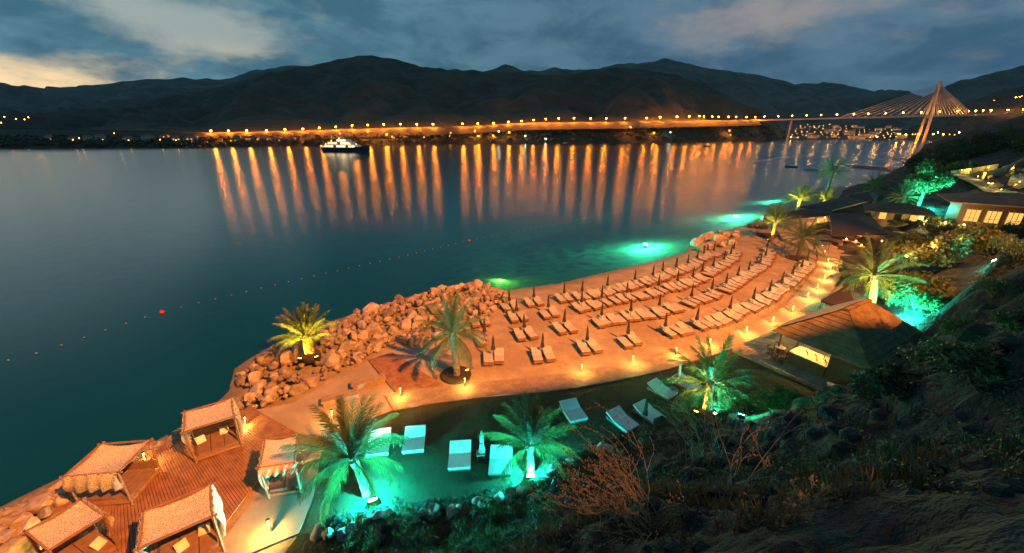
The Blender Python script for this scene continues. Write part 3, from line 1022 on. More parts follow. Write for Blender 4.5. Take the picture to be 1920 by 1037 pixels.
ROW_D = [crop4(*q) for q in [(225, 836), (548, 820), (845, 772), (1112, 730)]] + [crop5(*q) for q in [(248, 752), (452, 708), (672, 632), (823, 570), (927, 515), (1005, 455), (1075, 403), (1135, 358), (1167, 308)]]
ROWN = ['the row nearest the water', 'the second row from the water', 'the third row from the water', 'the landward row']

def lounger_parts():
    P_ = {}
    a = MB()
    for sx in (-.40, .40):
        a.bar((sx, -.95, .30), (sx, .98, .30), .05, .07)
    for y in (-.95, .05, .96):
        a.bar((-.40, y, .30), (.40, y, .30), .05, .05)
    P_['frame'] = a.mesh('frame', M['teak'])
    P_['slat'] = MB().box((0, 0, 0), (.78, .075, .02)).mesh('slat', M['teak'])
    P_['leg'] = MB().bar((0, 0, 0), (0, .06, .28), .05).mesh('leg', M['teak'])
    b_ = MB()
    k = []
    for i, (y, z, th) in enumerate([(-.62, .385, .05), (-.60, .40, .07), (.10, .40, .07), (.18, .41, .07), (.96, .66, .06), (1.0, .665, .04)]):
        k += [(-.40, y, z - th / 2), (.40, y, z - th / 2), (.42, y, z + th / 2), (-.42, y, z + th / 2)]
    fs = [(0, 1, 2, 3), (23, 22, 21, 20)]
    for i in range(5):
        for j in range(4):
            a0, a1 = i * 4 + j, i * 4 + (j + 1) % 4
            fs.append((a0, a0 + 4, a1 + 4, a1))
    P_['mattress'] = MB().add(k, fs).mesh('mattress', M['mattress'])
    P_['backrest'] = MB().box((0, .56, .495), (.78, .86, .03), Matrix.Rotation(R(17.5), 3, 'X')).bar((-.28, .75, .52), (-.28, .62, .30), .03).bar((.28, .75, .52), (.28, .62, .30), .03).mesh('backrest', M['teak'])
    return P_
LP = lounger_parts()
def flat_mattress():
    k = []
    for y, z, th in [(-.62, .375, .05), (-.60, .39, .07), (.10, .39, .07), (.96, .42, .06), (1.0, .42, .04)]:
        k += [(-.40, y, z - th / 2), (.40, y, z - th / 2), (.42, y, z + th / 2), (-.42, y, z + th / 2)]
    fs = [(0, 1, 2, 3), (19, 18, 17, 16)]
    for i in range(4):
        for j in range(4):
            a0, a1 = i * 4 + j, i * 4 + (j + 1) % 4
            fs.append((a0, a0 + 4, a1 + 4, a1))
    return MB().add(k, fs).mesh('mattress', M['mattress'])
LP['flat'] = flat_mattress()
LP['flatback'] = MB().box((0, .55, .345), (.78, .86, .03)).mesh('backrest', M['teak'])
def lounger(loc, rz, label):
    t = thing('sun_lounger', label, 'sun lounger', loc, rz, 'teak loungers in rows on the beach')
    obj('frame', LP['frame'], t)
    for y in (-.90, -.80, -.70):
        obj('slat', LP['slat'], t, (0, y, .345))
    for sx in (-.37, .37):
        obj('leg', LP['leg'], t, (sx, -.80, 0))
        obj('leg', LP['leg'], t, (sx, .72, 0))
    fl_ = random.random() < .3
    obj('mattress', LP['flat' if fl_ else 'mattress'], t)
    obj('backrest', LP['flatback' if fl_ else 'backrest'], t)
    return t

def fold_cone(r0, z0, z1, mt, name):
    """a closed parasol: cloth gathered in folds round the pole"""
    vs, fs = [], []
    n_ = 16
    lv = [(z0, 1.0), (z0 + .12, .98), (z0 + (z1 - z0) * .35, .62), (z0 + (z1 - z0) * .42, .58), (z0 + (z1 - z0) * .75, .48), (z1, .16)]
    for z, k in lv:
        for i in range(n_):
            a = 2 * PI * i / n_
            rr = r0 * k * (1.0 if i % 2 else .62)
            vs.append((rr * math.cos(a), rr * math.sin(a), z + (.07 if (i % 2 == 0 and z == z0) else 0)))
    for l in range(len(lv) - 1):
        for i in range(n_):
            j = (i + 1) % n_
            fs.append((l * n_ + i, l * n_ + j, (l + 1) * n_ + j, (l + 1) * n_ + i))
    fs.append(tuple(range((len(lv) - 1) * n_, len(lv) * n_)))
    fs.append(tuple(reversed(range(n_))))
    return MB().add(vs, fs).mesh(name, mt)
PP = {'pole': MB().tube([(0, 0, 0), (0, 0, 2.5)], .024, 8).mesh('pole', M['darkwood']), 'canopy': fold_cone(.20, .95, 2.4, M['umbrella'], 'canopy'),
      'base': MB().lathe([(.26, 0), (.26, .05), (.05, .09)], 12).mesh('base', M['metal']), 'strap': MB().lathe([(.126, 1.50), (.13, 1.54), (.12, 1.58)], 12).mesh('strap', M['darkwood'])}
PPW = dict(PP, canopy=fold_cone(.22, .75, 2.5, M['pale_umbrella'], 'canopy'))
def parasol(loc, label, group, P_=PP, lean=(0, 0)):
    t = thing('closed_parasol', label, 'parasol', loc, 0, group)
    t.rotation_euler = (lean[0], lean[1], random.random() * 6)
    for k in ('base', 'pole', 'canopy', 'strap'):
        obj(k, P_[k], t)
    return t

ANCH = 'the breakwater end'
for ri, row in enumerate((ROW_A, ROW_B, ROW_C, ROW_D)):
    pts = []
    for a, b_ in row:
        p = at(a, b_, GZ + .55)
        d = float(sdist(np.array([p.x]), np.array([p.y]))[0])
        z = float(beach_z(np.array([d]))[0])
        p = at(a, b_, z + .8)
        pts.append(Vector((p.x, p.y, z)))
    cnt = 0
    for i, p in enumerate(pts):
        q0, q1 = pts[max(i - 1, 0)], pts[min(i + 1, len(pts) - 1)]
        tg = (q1 - q0)
        tg.z = 0
        if ri < 3 and i < 2:
            tg = pts[3] - pts[1]
            tg.z = 0
        tg.normalize()
        rz = math.atan2(tg.y, tg.x)
        sea_n = Vector((-tg.y, tg.x, 0))
        parasol(p + sea_n * .35 - Vector((0, 0, .02)), f'closed dark parasol, {nth(i)} from {ANCH} in {ROWN[ri]}', 'closed parasols in the beach rows', PP, (random.uniform(-.03, .03), random.uniform(-.03, .03)))
        nxt = (pts[i + 1] - p).length if i + 1 < len(pts) else 3
        prv = (p - pts[i - 1]).length if i else 3
        if i < (2, 3, 3, 4)[ri]:
            offs = [-.56, .56] if i else [-.5, .55]
        else:
            k_ = max(2, round(nxt / 1.02)) if i + 1 < len(pts) else 2
            offs = [nxt * (j + .5) / k_ - .12 + (.07 if j % 2 else -.07) for j in range(k_)] if i + 1 < len(pts) else [-.5, .5]
            if i == (2, 3, 3, 4)[ri]:
                offs.insert(0, -.52)
        for of in offs:
            if random.random() < .05:
                continue
            c = p + tg * (of + random.uniform(-.05, .05)) + sea_n * random.uniform(-.16, .16)
            lounger((c.x, c.y, p.z), rz + random.uniform(-.09, .09), f'teak lounger, {nth(cnt)} from {ANCH} in {ROWN[ri]}')
            cnt += 1

# ------------------------------------------------------------------ white beds on the dark lawn
def white_bed(px, py, rz, label, wd=1.35, ln=1.95):
    t = thing('lawn_bed', label, 'sun bed', at(px, py, GZ + .06), rz, 'white beds on the dark lawn')
    MB().box((0, 0, .17), (wd * .96, ln * .96, .12)).build('frame', M['greywood'], t)
    for sx in (-1, 1):
        for sy in (-1, 1):
            MB().box((sx * wd * .42, sy * ln * .42, .06), (.08, .08, .12)).build('leg', M['greywood'], t)
    k = []
    for y, z, th in [(-.5, .30, .10), (-.48, .31, .13), (.04, .31, .13), (.08, .315, .13), (.47, .60, .12), (.49, .605, .09)]:
        k += [(-wd * .49, y * ln, z - th / 2), (wd * .49, y * ln, z - th / 2), (wd * .5, y * ln, z + th / 2), (-wd * .5, y * ln, z + th / 2)]
    fs = [(0, 1, 2, 3), (23, 22, 21, 20)]
    for i in range(5):
        for j in range(4):
            a0, a1 = i * 4 + j, i * 4 + (j + 1) % 4
            fs.append((a0, a0 + 4, a1 + 4, a1))
    MB().add(k, fs).build('mattress', M['white_cloth'], t)
    return t
white_bed(712, 838, R(10), 'white bed half hidden behind the fronds of the left green palm')
white_bed(778, 832, R(7), 'white bed right of the small table behind the left floodlight')
white_bed(863, 862, R(4), 'white bed left of the folded pale parasol')
white_bed(939, 872, R(-2), 'white bed between the pale parasol and the lawn palm')
white_bed(1074, 778, R(18), 'white bed just right of the lawn palm')
white_bed(1166, 795, R(32), 'white bed left of the dark parasol near the cliff', 1.25)
white_bed(1216, 781, R(32), 'white bed behind the dark parasol near the cliff', 1.25)
white_bed(1240, 737, R(36), 'white bed by the boardwalk left of its twin', 1.2)
white_bed(1286, 724, R(36), 'white bed by the boardwalk touching the half teal palm', 1.2)
parasol(at(904, 862, GZ + .06), 'folded pale green parasol leaning between two white beds', 'parasols on the lawn', PPW, (.02, -.12))
parasol(at(1206, 800, GZ + .06), 'folded dark parasol between the two beds near the cliff', 'parasols on the lawn')
parasol(at(1268, 730, GZ + .06), 'folded dark parasol between the twin beds by the boardwalk', 'parasols on the lawn')
for px, py, lab in ((745, 834, 'small grey side table between the two left white beds'), (901, 858, 'small grey side table at the foot of the pale parasol'), (1262, 737, 'small pale side table between the twin beds')):
    t = thing('side_table', lab, 'table', at(px, py, GZ + .06), R(8))
    MB().box((0, 0, .38), (.5, .5, .05)).build('tabletop', M['greywood'], t)
    for sx in (-.2, .2):
        for sy in (-.2, .2):
            MB().box((sx, sy, .18), (.05, .05, .36)).build('leg', M['greywood'], t)

# ------------------------------------------------------------------ bollard lights
BP = {'post': MB().lathe([(.075, 0), (.075, .03), (.055, .04), (.055, .66)], 12).mesh('post', M['metal']),
      'lens': MB().lathe([(.05, .66), (.052, .80)], 12).mesh('lens', M['bollardlens']),
      'cap': MB().lathe([(.085, .80), (.085, .83), (.02, .86)], 12).mesh('cap', M['metal'])}
def bollard(p, label, power=60, group='bollard lights along the walks'):
    t = thing('bollard_light', label, 'bollard light', p, 0, group)
    for k in ('post', 'lens', 'cap'):
        obj(k, BP[k], t)
    light('POINT', 'bollard_lamp', t, (0, -.22, .42), power * 3.2, AMBER, .05)
    return t
for (a, b_), lab in zip([(463, 799), (625, 786), (752, 743), (872, 724)], ['at the corner of the upper cabana', 'behind the fronds of the left green palm', 'on the bend of the concrete path', 'in front of the brown-green palm']):
    bollard(at(a, b_, GZ + .12), 'glowing bollard light ' + lab)
bollard(at(508, 996, GZ + .12), 'dark bollard throwing yellow light on the path below the right cabana', 110)
bollard(at(84, 1032, 1.25), 'bollard light at the lower left cabana', 60)
bollard(at(276, 868, 1.25), 'bollard light inside the lace-draped cabana nearest the water', 90)
bollard(at(568, 866, GZ + .12), 'bollard light behind the cabana with the hanging lace', 70)
BOL = [(1090, 697), (1186, 681), (1267, 665), (1330, 648), (1398, 625), (1448, 606), (1485, 585), (1513, 560), (1531, 543), (1545, 525), (1555, 508), (1551, 494), (1545, 479), (1540, 468)]
for i, (a, b_) in enumerate(BOL):
    bollard(at(a, b_, BWZ), f'bollard light, {nth(i)} along the boardwalk from the lawn palm towards the restaurant', 60 + i * 7)

# ------------------------------------------------------------------ cabanas
def cabana(quad, ztop, label, ground_z=1.25, drape=(), bed_d=1.0, sag=.16, lean=(0, 0), pillows=(), bedmat='cushion'):
    """quad: photo directions of the canopy's corners back-left, back-right, front-right, front-left"""
    Q = [at(a, b_, ztop) for a, b_ in quad]
    c = sum(Q, Vector()) / 4
    ex = ((Q[1] - Q[0]) + (Q[2] - Q[3])) / 2
    ey = ((Q[0] - Q[3]) + (Q[1] - Q[2])) / 2
    W_, D_ = ex.length, ey.length
    rz = math.atan2(ex.y, ex.x)
    t = thing('cabana', label, 'cabana', (c.x, c.y, ground_z), rz, 'lace-roofed cabanas on the red deck')
    ey_l = Matrix.Rotation(-rz, 3, 'Z') @ ey
    sh = ey_l.x / max(D_, .1)
    hw, hd, hz_ = W_ / 2, D_ / 2, ztop - ground_z
    def top(i, j):
        return Vector((i * hw + j * hd * sh, j * hd * math.sqrt(max(.3, 1 - sh * sh)), hz_))
    def foot(i, j):
        p = top(i, j)
        return Vector((p.x * .96 + lean[0], p.y * .96 + lean[1], 0))
    for i, j in ((-1, -1), (1, -1), (1, 1), (-1, 1)):
        MB().bar(foot(i, j), top(i, j), .085).build('post', M['beam'], t)
    for a, b_ in (((-1, -1), (1, -1)), ((1, -1), (1, 1)), ((1, 1), (-1, 1)), ((-1, 1), (-1, -1))):
        d = (top(*b_) - top(*a)).normalized() * .18
        MB().bar(top(*a) - d + Vector((0, 0, .04)), top(*b_) + d + Vector((0, 0, .04)), .08).build('rail', M['beam'], t)
    MB().add([foot(i, j) * .98 + Vector((0, 0, z)) for z in (.08, .26) for i, j in ((-1, -1), (1, -1), (1, 1), (-1, 1))],
             [(3, 2, 1, 0), (4, 5, 6, 7), (0, 1, 5, 4), (1, 2, 6, 5), (2, 3, 7, 6), (3, 0, 4, 7)]).build('platform', M['beam'], t)
    mk = 3 if W_ > 2.4 else 2
    for s in range(mk):
        i0, i1 = -.9 + 1.8 * s / mk + .015, -.9 + 1.8 * (s + 1) / mk - .015
        cs = [(i0, -.86), (i1, -.86), (i1, .88), (i0, .88)]
        def bp(i, j, z):
            a, b2, c2, d2 = foot(-1, -1), foot(1, -1), foot(1, 1), foot(-1, 1)
            u_, v_ = (i + 1) / 2, (j + 1) / 2
            p = a * (1 - u_) * (1 - v_) + b2 * u_ * (1 - v_) + c2 * u_ * v_ + d2 * (1 - u_) * v_
            return p + Vector((0, 0, z))
        MB().add([bp(i, j, .262) for i, j in cs] + [bp(i, j, .44) for i, j in cs], [(3, 2, 1, 0), (4, 5, 6, 7), (0, 1, 5, 4), (1, 2, 6, 5), (2, 3, 7, 6), (3, 0, 4, 7)]).build('bed_cushion', M[bedmat], t)
    MB().bar(foot(-1, .93) + Vector((0, 0, .7)), foot(1, .93) + Vector((0, 0, .7)), .12, .5).build('back_cushion', M[bedmat], t)
    # canopy cloth, sagging between the rails
    g = 14
    vs, fs = [], []
    for a in range(g + 1):
        for b_ in range(g + 1):
            i, j = -1 + 2 * a / g, -1 + 2 * b_ / g
            p = top(i, j)
            s = (1 - i * i) * .55 + (1 - j * j) * .45
            p.z += .09 - sag * s + .018 * noise.noise(Vector((i * 4, j * 4, hw)))
            pin = .10 * (1 - i * i) * (abs(j) ** 6)
            p.y -= math.copysign(pin, j) if j else 0
            vs.append(p)
    for a in range(g):
        for b_ in range(g):
            k = a * (g + 1) + b_
            fs.append((k, k + g + 1, k + g + 2, k + 1))
    cn = MB().add(vs, fs).build('canopy', M['lace'], t, True)
    sd = cn.modifiers.new('thickness', 'SOLIDIFY')
    sd.thickness = .012
    for side, length in drape:
        vs, fs = [], []
        for a in range(g + 1):
            s = -1 + 2 * a / g
            e = {'l': (-1, s), 'r': (1, s), 'f': (s, -1), 'b': (s, 1)}[side]
            p0 = top(*e)
            out = Vector(((e[0] if side in 'lr' else 0), (e[1] if side in 'fb' else 0), 0))
            for b_ in range(g + 1):
                q_ = b_ / g
                z = .09 - (hz_ * length) * q_
                wv = (.05 + .10 * q_) * math.sin(a * 1.9 + b_ * .25)
                p = p0 + out * (.05 + wv + .10 * math.sin(q_ * PI)) + Vector((0, 0, z))
                if side in 'lr':
                    p.y -= s * .22 * q_
                vs.append(p)
        for a in range(g):
            for b_ in range(g):
                k = a * (g + 1) + b_
                fs.append((k, k + 1, k + g + 2, k + g + 1))
        dr = MB().add(vs, fs).build('drape', M['lace'], t, True)
        sd = dr.modifiers.new('thickness', 'SOLIDIFY')
        sd.thickness = .01
    Mz = Matrix.Translation((c.x, c.y, ground_z)) @ Matrix.Rotation(rz, 4, 'Z')
    for i, j, ry, lab in pillows:
        p = foot(i, j)
        pv = MB()
        gp = 7
        for sgn in (1, -1):
            vv = [(-.24 + .48 * a / gp, -.24 + .48 * b_ / gp, sgn * .085 * ((1 - (2 * a / gp - 1) ** 4) * (1 - (2 * b_ / gp - 1) ** 4)) ** .6) for a in range(gp + 1) for b_ in range(gp + 1)]
            ff = [(a * 8 + b_, (a + 1) * 8 + b_, (a + 1) * 8 + b_ + 1, a * 8 + b_ + 1) for a in range(gp) for b_ in range(gp)]
            pv.add(vv, ff if sgn > 0 else [tuple(reversed(q_)) for q_ in ff])
        o = pv.build('pillow', M['white_cloth'], None, True, Mz @ Vector((p.x, p.y, .60)))
        o.rotation_euler = (R(50), 0, rz + ry)
        tag(o, lab, 'pillow', 'white pillows on the cabana beds')
    return t
cabana([(347, 773), (434, 749), (439, 781), (345, 812)], 3.6, 'square lace-roofed cabana highest up beside the rocks', drape=(('r', .8), ('l', .55)), pillows=((-.7, .3, .3, 'white pillow at the dim end of the upper cabana'), (.35, .5, -.1, 'square white pillow in the middle of the upper cabana')))
cabana([(190, 834), (282, 827), (222, 887), (120, 895)], 3.5, 'cabana with slack lace roof nearest the open water', drape=(('f', .5),), sag=.34)
cabana([(48, 998), (153, 939), (196, 968), (92, 1034)], 3.4, 'cabana in the lower left corner over the boulders', drape=(('r', .5),), sag=.18, pillows=((.55, -.5, .5, 'white pillow in the lower left corner cabana'),))
cabana([(268, 960), (396, 911), (398, 968), (262, 1030)], 3.5, 'large lace-roofed cabana at the bottom of the deck', drape=(('r', .85), ('l', .35)), sag=.26, pillows=((-.2, -.2, .4, 'white pillow in front in the bottom cabana'), (.5, .2, -.2, 'white pillow at the right end of the bottom cabana')))
cabana([(505, 824), (551, 818), (560, 868), (478, 880)], 3.3, 'small cabana with lace hanging down its side next to the green palm', GZ + .1, drape=(('l', .95), ('f', .3)), sag=.22, pillows=((.4, .3, .2, 'white pillow in the small cabana beside the green palm'),))
# two low wooden benches on the path
for px, py, rz_, lab in ((640, 752, 24, 'pale box bench behind the left green palm'), (692, 722, 24, 'pale box bench by the red plank platform')):
    t = thing('box_bench', lab, 'bench', at(px, py, GZ + .07), R(rz_))
    MB().box((0, 0, .47), (2.6, .8, .08)).build('seat', M['boardwood'], t)
    MB().box((0, 0, .215), (2.4, .66, .43)).build('base', M['beam'], t)
# ================================================================== BAR HUT
A_, B_, C_ = Vector((22.8, 30.0, 0)), Vector((26.0, 24.2, 0)), Vector((35.4, 28.4, 0))
ex = (B_ - A_).normalized()
ey = Vector((-ex.y, ex.x, 0))
if (C_ - B_).dot(ey) < 0:
    ey = -ey
hut0 = (A_ + B_) / 2 + ey * 5.1
hz0 = 1.34
bar = thing('bar_hut', 'open bar hut with broad thatched hip roof and lit counter', 'hut', (hut0.x, hut0.y, hz0), math.atan2(ey.y, ey.x))
# local axes: x runs inland from the counter front, y along the front (towards the sea is +y)
LX, LY = 5.3, 3.45
zE, zR = 2.45, 5.1
rf = obj('roof', None, bar)
def slab(c4, th=.16):
    n_ = (Vector(c4[1]) - Vector(c4[0])).cross(Vector(c4[-1]) - Vector(c4[0])).normalized()
    if n_.z < 0:
        n_ = -n_
    k = len(c4)
    vs = [Vector(p) for p in c4] + [Vector(p) + n_ * th for p in c4]
    return MB().add(vs, [tuple(reversed(range(k))), tuple(range(k, 2 * k))] + [(i, (i + 1) % k, k + (i + 1) % k, k + i) for i in range(k)])
rA, rB = Vector((-1.9, 0, zR)), Vector((1.9, 0, zR))
e = [Vector((-LX, LY, zE)), Vector((-LX, -LY, zE)), Vector((LX, -LY, zE)), Vector((LX, LY, zE))]
def thatch_face(corners, rows):
    """courses of thatch, each overlapping the one below"""
    lo0, lo1, hi1, hi0 = [Vector(c) for c in corners]
    for i in range(rows):
        s0, s1 = i / rows, min(1, (i + 1.25) / rows)
        a, b2 = lo0.lerp(hi0, s0), lo1.lerp(hi1, s0)
        c2, d2 = lo1.lerp(hi1, s1), lo0.lerp(hi0, s1)
        lift = Vector((0, 0, .07))
        slab([a + lift, b2 + lift, c2, d2], .07).build('thatch_course', M['thatch'], rf)
thatch_face((e[0], e[1], rA, rA), 9)
thatch_face((e[2], e[3], rB, rB), 9)
thatch_face((e[1], e[2], rB, rA), 9)
thatch_face((e[3], e[0], rA, rB), 9)
MB().bar(rA + Vector((-.2, 0, .1)), rB + Vector((.2, 0, .1)), .3, .16).build('ridge_cap', M['thatch'], rf)
# grey board awning laid over the seaward side of the roof
for i in range(16):
    x0_, x1_ = -LX + .15 + i * .52, -LX + .15 + (i + 1) * .52 - .03
    fr_ = min(.86, (x0_ + LX) / (LX - 1.9))
    fr1 = min(.86, (x1_ + LX) / (LX - 1.9))
    o_ = Vector((0, .12, .20))
    sl_ = Vector((0, -LY, zR - zE))
    slab([Vector((x0_, LY, zE)) + o_, Vector((x1_, LY, zE)) + o_, Vector((x1_, LY, zE)) + o_ + sl_ * fr1, Vector((x0_, LY, zE)) + o_ + sl_ * fr_], .03 + .012 * (i % 2)).build('awning_board', M['greywood'], rf)
for x in (-LX + .7, -1.2, 2.0, LX - .7):
    for y in (-LY + .5, LY - .5):
        MB().tube([(x, y, 0), (x, y, zE + .25)], .09, 8).build('post', M['darkwood'], bar)
ct = obj('counter', None, bar)
MB().box((-4.62, .65, .5), (.15, 2.7, 1.0)).build('counter_front', M['darkwood'], ct)
MB().box((-3.85, .65, 1.045), (1.75, 2.8, .08)).build('counter_top', M['tabletop'], ct)
MB().box((-4.55, -2.0, 1.05), (.14, 2.5, 2.1)).build('front_wall', M['darkwood'], bar)
MB().box((1.0, -.3, 1.1), (.15, 5.4, 2.2)).build('back_wall', M['darkwood'], bar)
MB().box((-1.8, -3.2, 1.1), (5.3, .15, 2.2)).build('side_wall', M['darkwood'], bar)
MB().box((-1.6, .65, 1.3), (.3, 2.6, .06)).box((-1.6, .65, 1.7), (.3, 2.6, .06)).build('shelf', M['tabletop'], bar)
for y in (1.6, .7, -.2):
    lm = thing('pendant_lamp', f'{["sea side", "middle", "cliff side"][[1.6, .7, -.2].index(y)]} pendant lamp over the bar counter', 'lamp', bar.matrix_basis @ Vector((-3.5, y, 2.0)), 0, 'lamps over the bar counter')
    MB().lathe([(.03, .18), (.16, .02), (.17, 0)], 12).build('shade', M['metal'], lm)
    MB().lathe([(.001, -.04), (.08, 0), (.05, .06)], 10).build('bulb', M['amberlens'], lm)
    MB().tube([(0, 0, .18), (0, 0, .6)], .01, 5).build('cord', M['metal'], lm)
    light('POINT', 'pendant_light', lm, (0, 0, -.08), 300, (1, .50, .10), .06)
for i in range(11):
    y = -.5 + i * .22
    o = MB().lathe([(.04, 0), (.04, .17), (.015, .22), (.015, .28)], 8).build('bottle', M['glass'] if i % 3 else M['whitepaint'], None, True, bar.matrix_basis @ Vector((-3.9 + .3 * ((i * 7) % 3 - 1), y, 1.086)))
    tag(o, f'bottle on the bar counter, {nth(i)} from the cliff side', 'bottle', 'bottles on the bar counter')
def stool(p, rz, label):
    t = thing('bar_stool', label, 'stool', p, rz, 'bar stools by the counter')
    MB().lathe([(.19, .72), (.20, .75), (.17, .78)], 12).build('seat', M['darkwood'], t)
    for a in range(4):
        an = a * PI / 2 + PI / 4
        MB().bar((.23 * math.cos(an), .23 * math.sin(an), 0), (.13 * math.cos(an), .13 * math.sin(an), .73), .035).build('leg', M['darkwood'], t)
    MB().lathe([(.2, .25), (.21, .26), (.2, .28)], 12).build('foot_ring', M['darkwood'], t)
    MB().bar((-.15, .16, .75), (-.15, .18, 1.05), .03).bar((.15, .16, .75), (.15, .18, 1.05), .03).bar((-.17, .18, 1.02), (.17, .18, 1.02), .03, .1).build('backrest', M['darkwood'], t)
for i, (a, b_) in enumerate([(1440, 668), (1448, 676), (1462, 682), (1472, 676), (1480, 670), (1452, 662), (1466, 664)]):
    stool(at(a, b_, hz0), i * 1.1, f'dark bar stool in the cluster left of the counter, {nth(i)} from the sea')
t = thing('high_table', 'round high table among the bar stools', 'table', at(1458, 670, hz0))
MB().lathe([(.38, 1.0), (.40, 1.03), (.38, 1.06)], 18).build('tabletop', M['tabletop'], t)
MB().tube([(0, 0, 0), (0, 0, 1.0)], .04, 8).build('stem', M['metal'], t)
MB().lathe([(.25, 0), (.25, .03), (.05, .06)], 14).build('base', M['metal'], t)
t = thing('low_bench', 'yellow-edged low bench at the cliff end of the bar deck', 'bench', at(1568, 733, hz0), R(-30))
MB().box((0, 0, .42), (1.3, .5, .08)).build('seat', M['tabletop'], t)
MB().box((-.5, 0, .19), (.08, .45, .38)).build('leg', M['beam'], t)
MB().box((.5, 0, .19), (.08, .45, .38)).build('leg', M['beam'], t)

# ================================================================== RESTAURANT TERRACE
def awning(corners_px, z, label, floor, peak=.0, drop=.25):
    Q = [at(a, b_, z) for a, b_ in corners_px]
    c = sum(Q, Vector()) / len(Q)
    t = thing('awning', label, 'awning', (c.x, c.y, floor), 0, 'dark awnings over the restaurant terrace')
    L_ = [q - Vector((c.x, c.y, floor)) for q in Q]
    top = sum(L_, Vector()) / len(L_) + Vector((0, 0, peak))
    vs = L_ + [p - Vector((0, 0, drop)) for p in L_] + [top]
    k = len(L_)
    fs = [(i, (i + 1) % k, 2 * k) for i in range(k)] + [(k + i, k + (i + 1) % k, (i + 1) % k, i) for i in range(k)]
    cn = MB().add(vs, fs).build('canopy', M['tarp'], t)
    sd = cn.modifiers.new('thickness', 'SOLIDIFY')
    sd.thickness = .02
    for p in L_:
        q_ = p * .97
        MB().tube([(q_.x, q_.y, 0), (q_.x, q_.y, p.z - .05)], .05, 6).build('post', M['metal'], t)
    return t
TF = 1.6
struct(MB().prism([(50, 56), (64, 52), (80, 62), (92, 84), (84, 98), (66, 96), (56, 82), (50, 70)], .6, TF).build('restaurant_terrace', M['concrete']), 'paved restaurant terrace under the dark awnings')
awning([(1556, 400), (1628, 398), (1664, 438), (1560, 440)], 4.4, 'large dark square awning in front of the restaurant', TF, .5)
awning([(1478, 396), (1560, 386), (1556, 402), (1474, 410)], 4.2, 'long dark awning next to the yellow palms', TF, .35)
awning([(1500, 388), (1588, 368), (1640, 374), (1560, 394)], 4.4, 'dark awning behind the large square one', TF, .4)
awning([(1588, 366), (1628, 357), (1648, 366), (1640, 378)], 4.6, 'small raised dark awning at the water side', TF, 1.0)
awning([(1540, 562), (1590, 534), (1625, 552), (1612, 590)], 3.6, 'black square awning behind the bar between boardwalk and golden palm', 1.2, .6)
awning([(1576, 480), (1618, 478), (1640, 506), (1600, 516)], 3.4, 'low black awning beside the boardwalk steps', 1.2, .5)
# white-framed day bed beside the boardwalk
t = thing('day_bed', 'white-framed day bed with pale slatted roof beside the boardwalk', 'day bed', at(1556, 596, 1.15), R(48), None)
for sx in (-1, 1):
    for sy in (-1, 1):
        MB().bar((sx * .9, sy * .8, 0), (sx * .9, sy * .8, 1.5), .07).build('post', M['whitepaint'], t)
MB().box((0, 0, .3), (1.9, 1.7, .12)).build('base', M['whitepaint'], t)
MB().box((0, 0, .43), (1.8, 1.6, .14)).build('mattress', M['white_cloth'], t)
for i in range(6):
    MB().box((-.85 + i * .34, 0, 1.55), (.16, 1.9, .03)).build('slat', M['whitepaint'], t)

def bistro(p, rz, lab):
    t = thing('dining_table', lab, 'table', p, rz, 'candle-lit tables on the restaurant terrace')
    MB().box((0, 0, .74), (.9, .9, .05)).build('tabletop', M['tabletop'], t)
    MB().tube([(0, 0, 0), (0, 0, .72)], .05, 6).build('stem', M['metal'], t)
    c = thing('candle', 'red candle burning on ' + lab.replace('small square dining table', 'the table'), 'candle', p + Vector((0, 0, .765)), 0, 'candles on the terrace tables')
    MB().lathe([(.06, 0), (.07, .12)], 8).build('glass_holder', M['tabletop'], c)
    MB().lathe([(.03, .12), (.09, .18), (.02, .30)], 8).build('flame', M['candle'], c)
TABS = [(1572, 448), (1590, 446), (1607, 449), (1624, 446), (1584, 458), (1602, 462), (1620, 458), (1640, 450), (1560, 420), (1545, 416), (1532, 424), (1545, 404), (1530, 412), (1650, 462), (1612, 470)]
for i, (a, b_) in enumerate(TABS):
    bistro(at(a, b_, TF), i * .3, f'small square dining table, {nth(i)} counting along the terrace from the beach awning')
for i, (a, b_, pw, c) in enumerate([(1585, 444, 600, (1, .30, .08)), (1625, 450, 600, (1, .30, .08)), (1540, 412, 900, (1, .42, .1)), (1600, 464, 500, (1, .30, .08)), (1520, 420, 500, (1, .42, .1)), (1650, 408, 2600, (1, .60, .10)), (1690, 424, 2600, (1, .62, .12)), (1655, 432, 1200, (1, .5, .1)), (1660, 372, 700, (1, .8, .5))]):
    t = thing('hanging_lamp', f'hanging globe lamp on the restaurant terrace, {nth(i)} of nine', 'lamp', at(a, b_, TF) + Vector((0, 0, 2.2)), 0, 'globe lamps on the restaurant terrace')
    MB().ico((0, 0, 0), .13).build('globe', M['amberlens'], t)
    MB().tube([(0, 0, .12), (0, 0, .45)], .012, 5).build('cord', M['metal'], t)
    light('POINT', 'hanging_light', t, (0, 0, -.25), pw, c, .1)

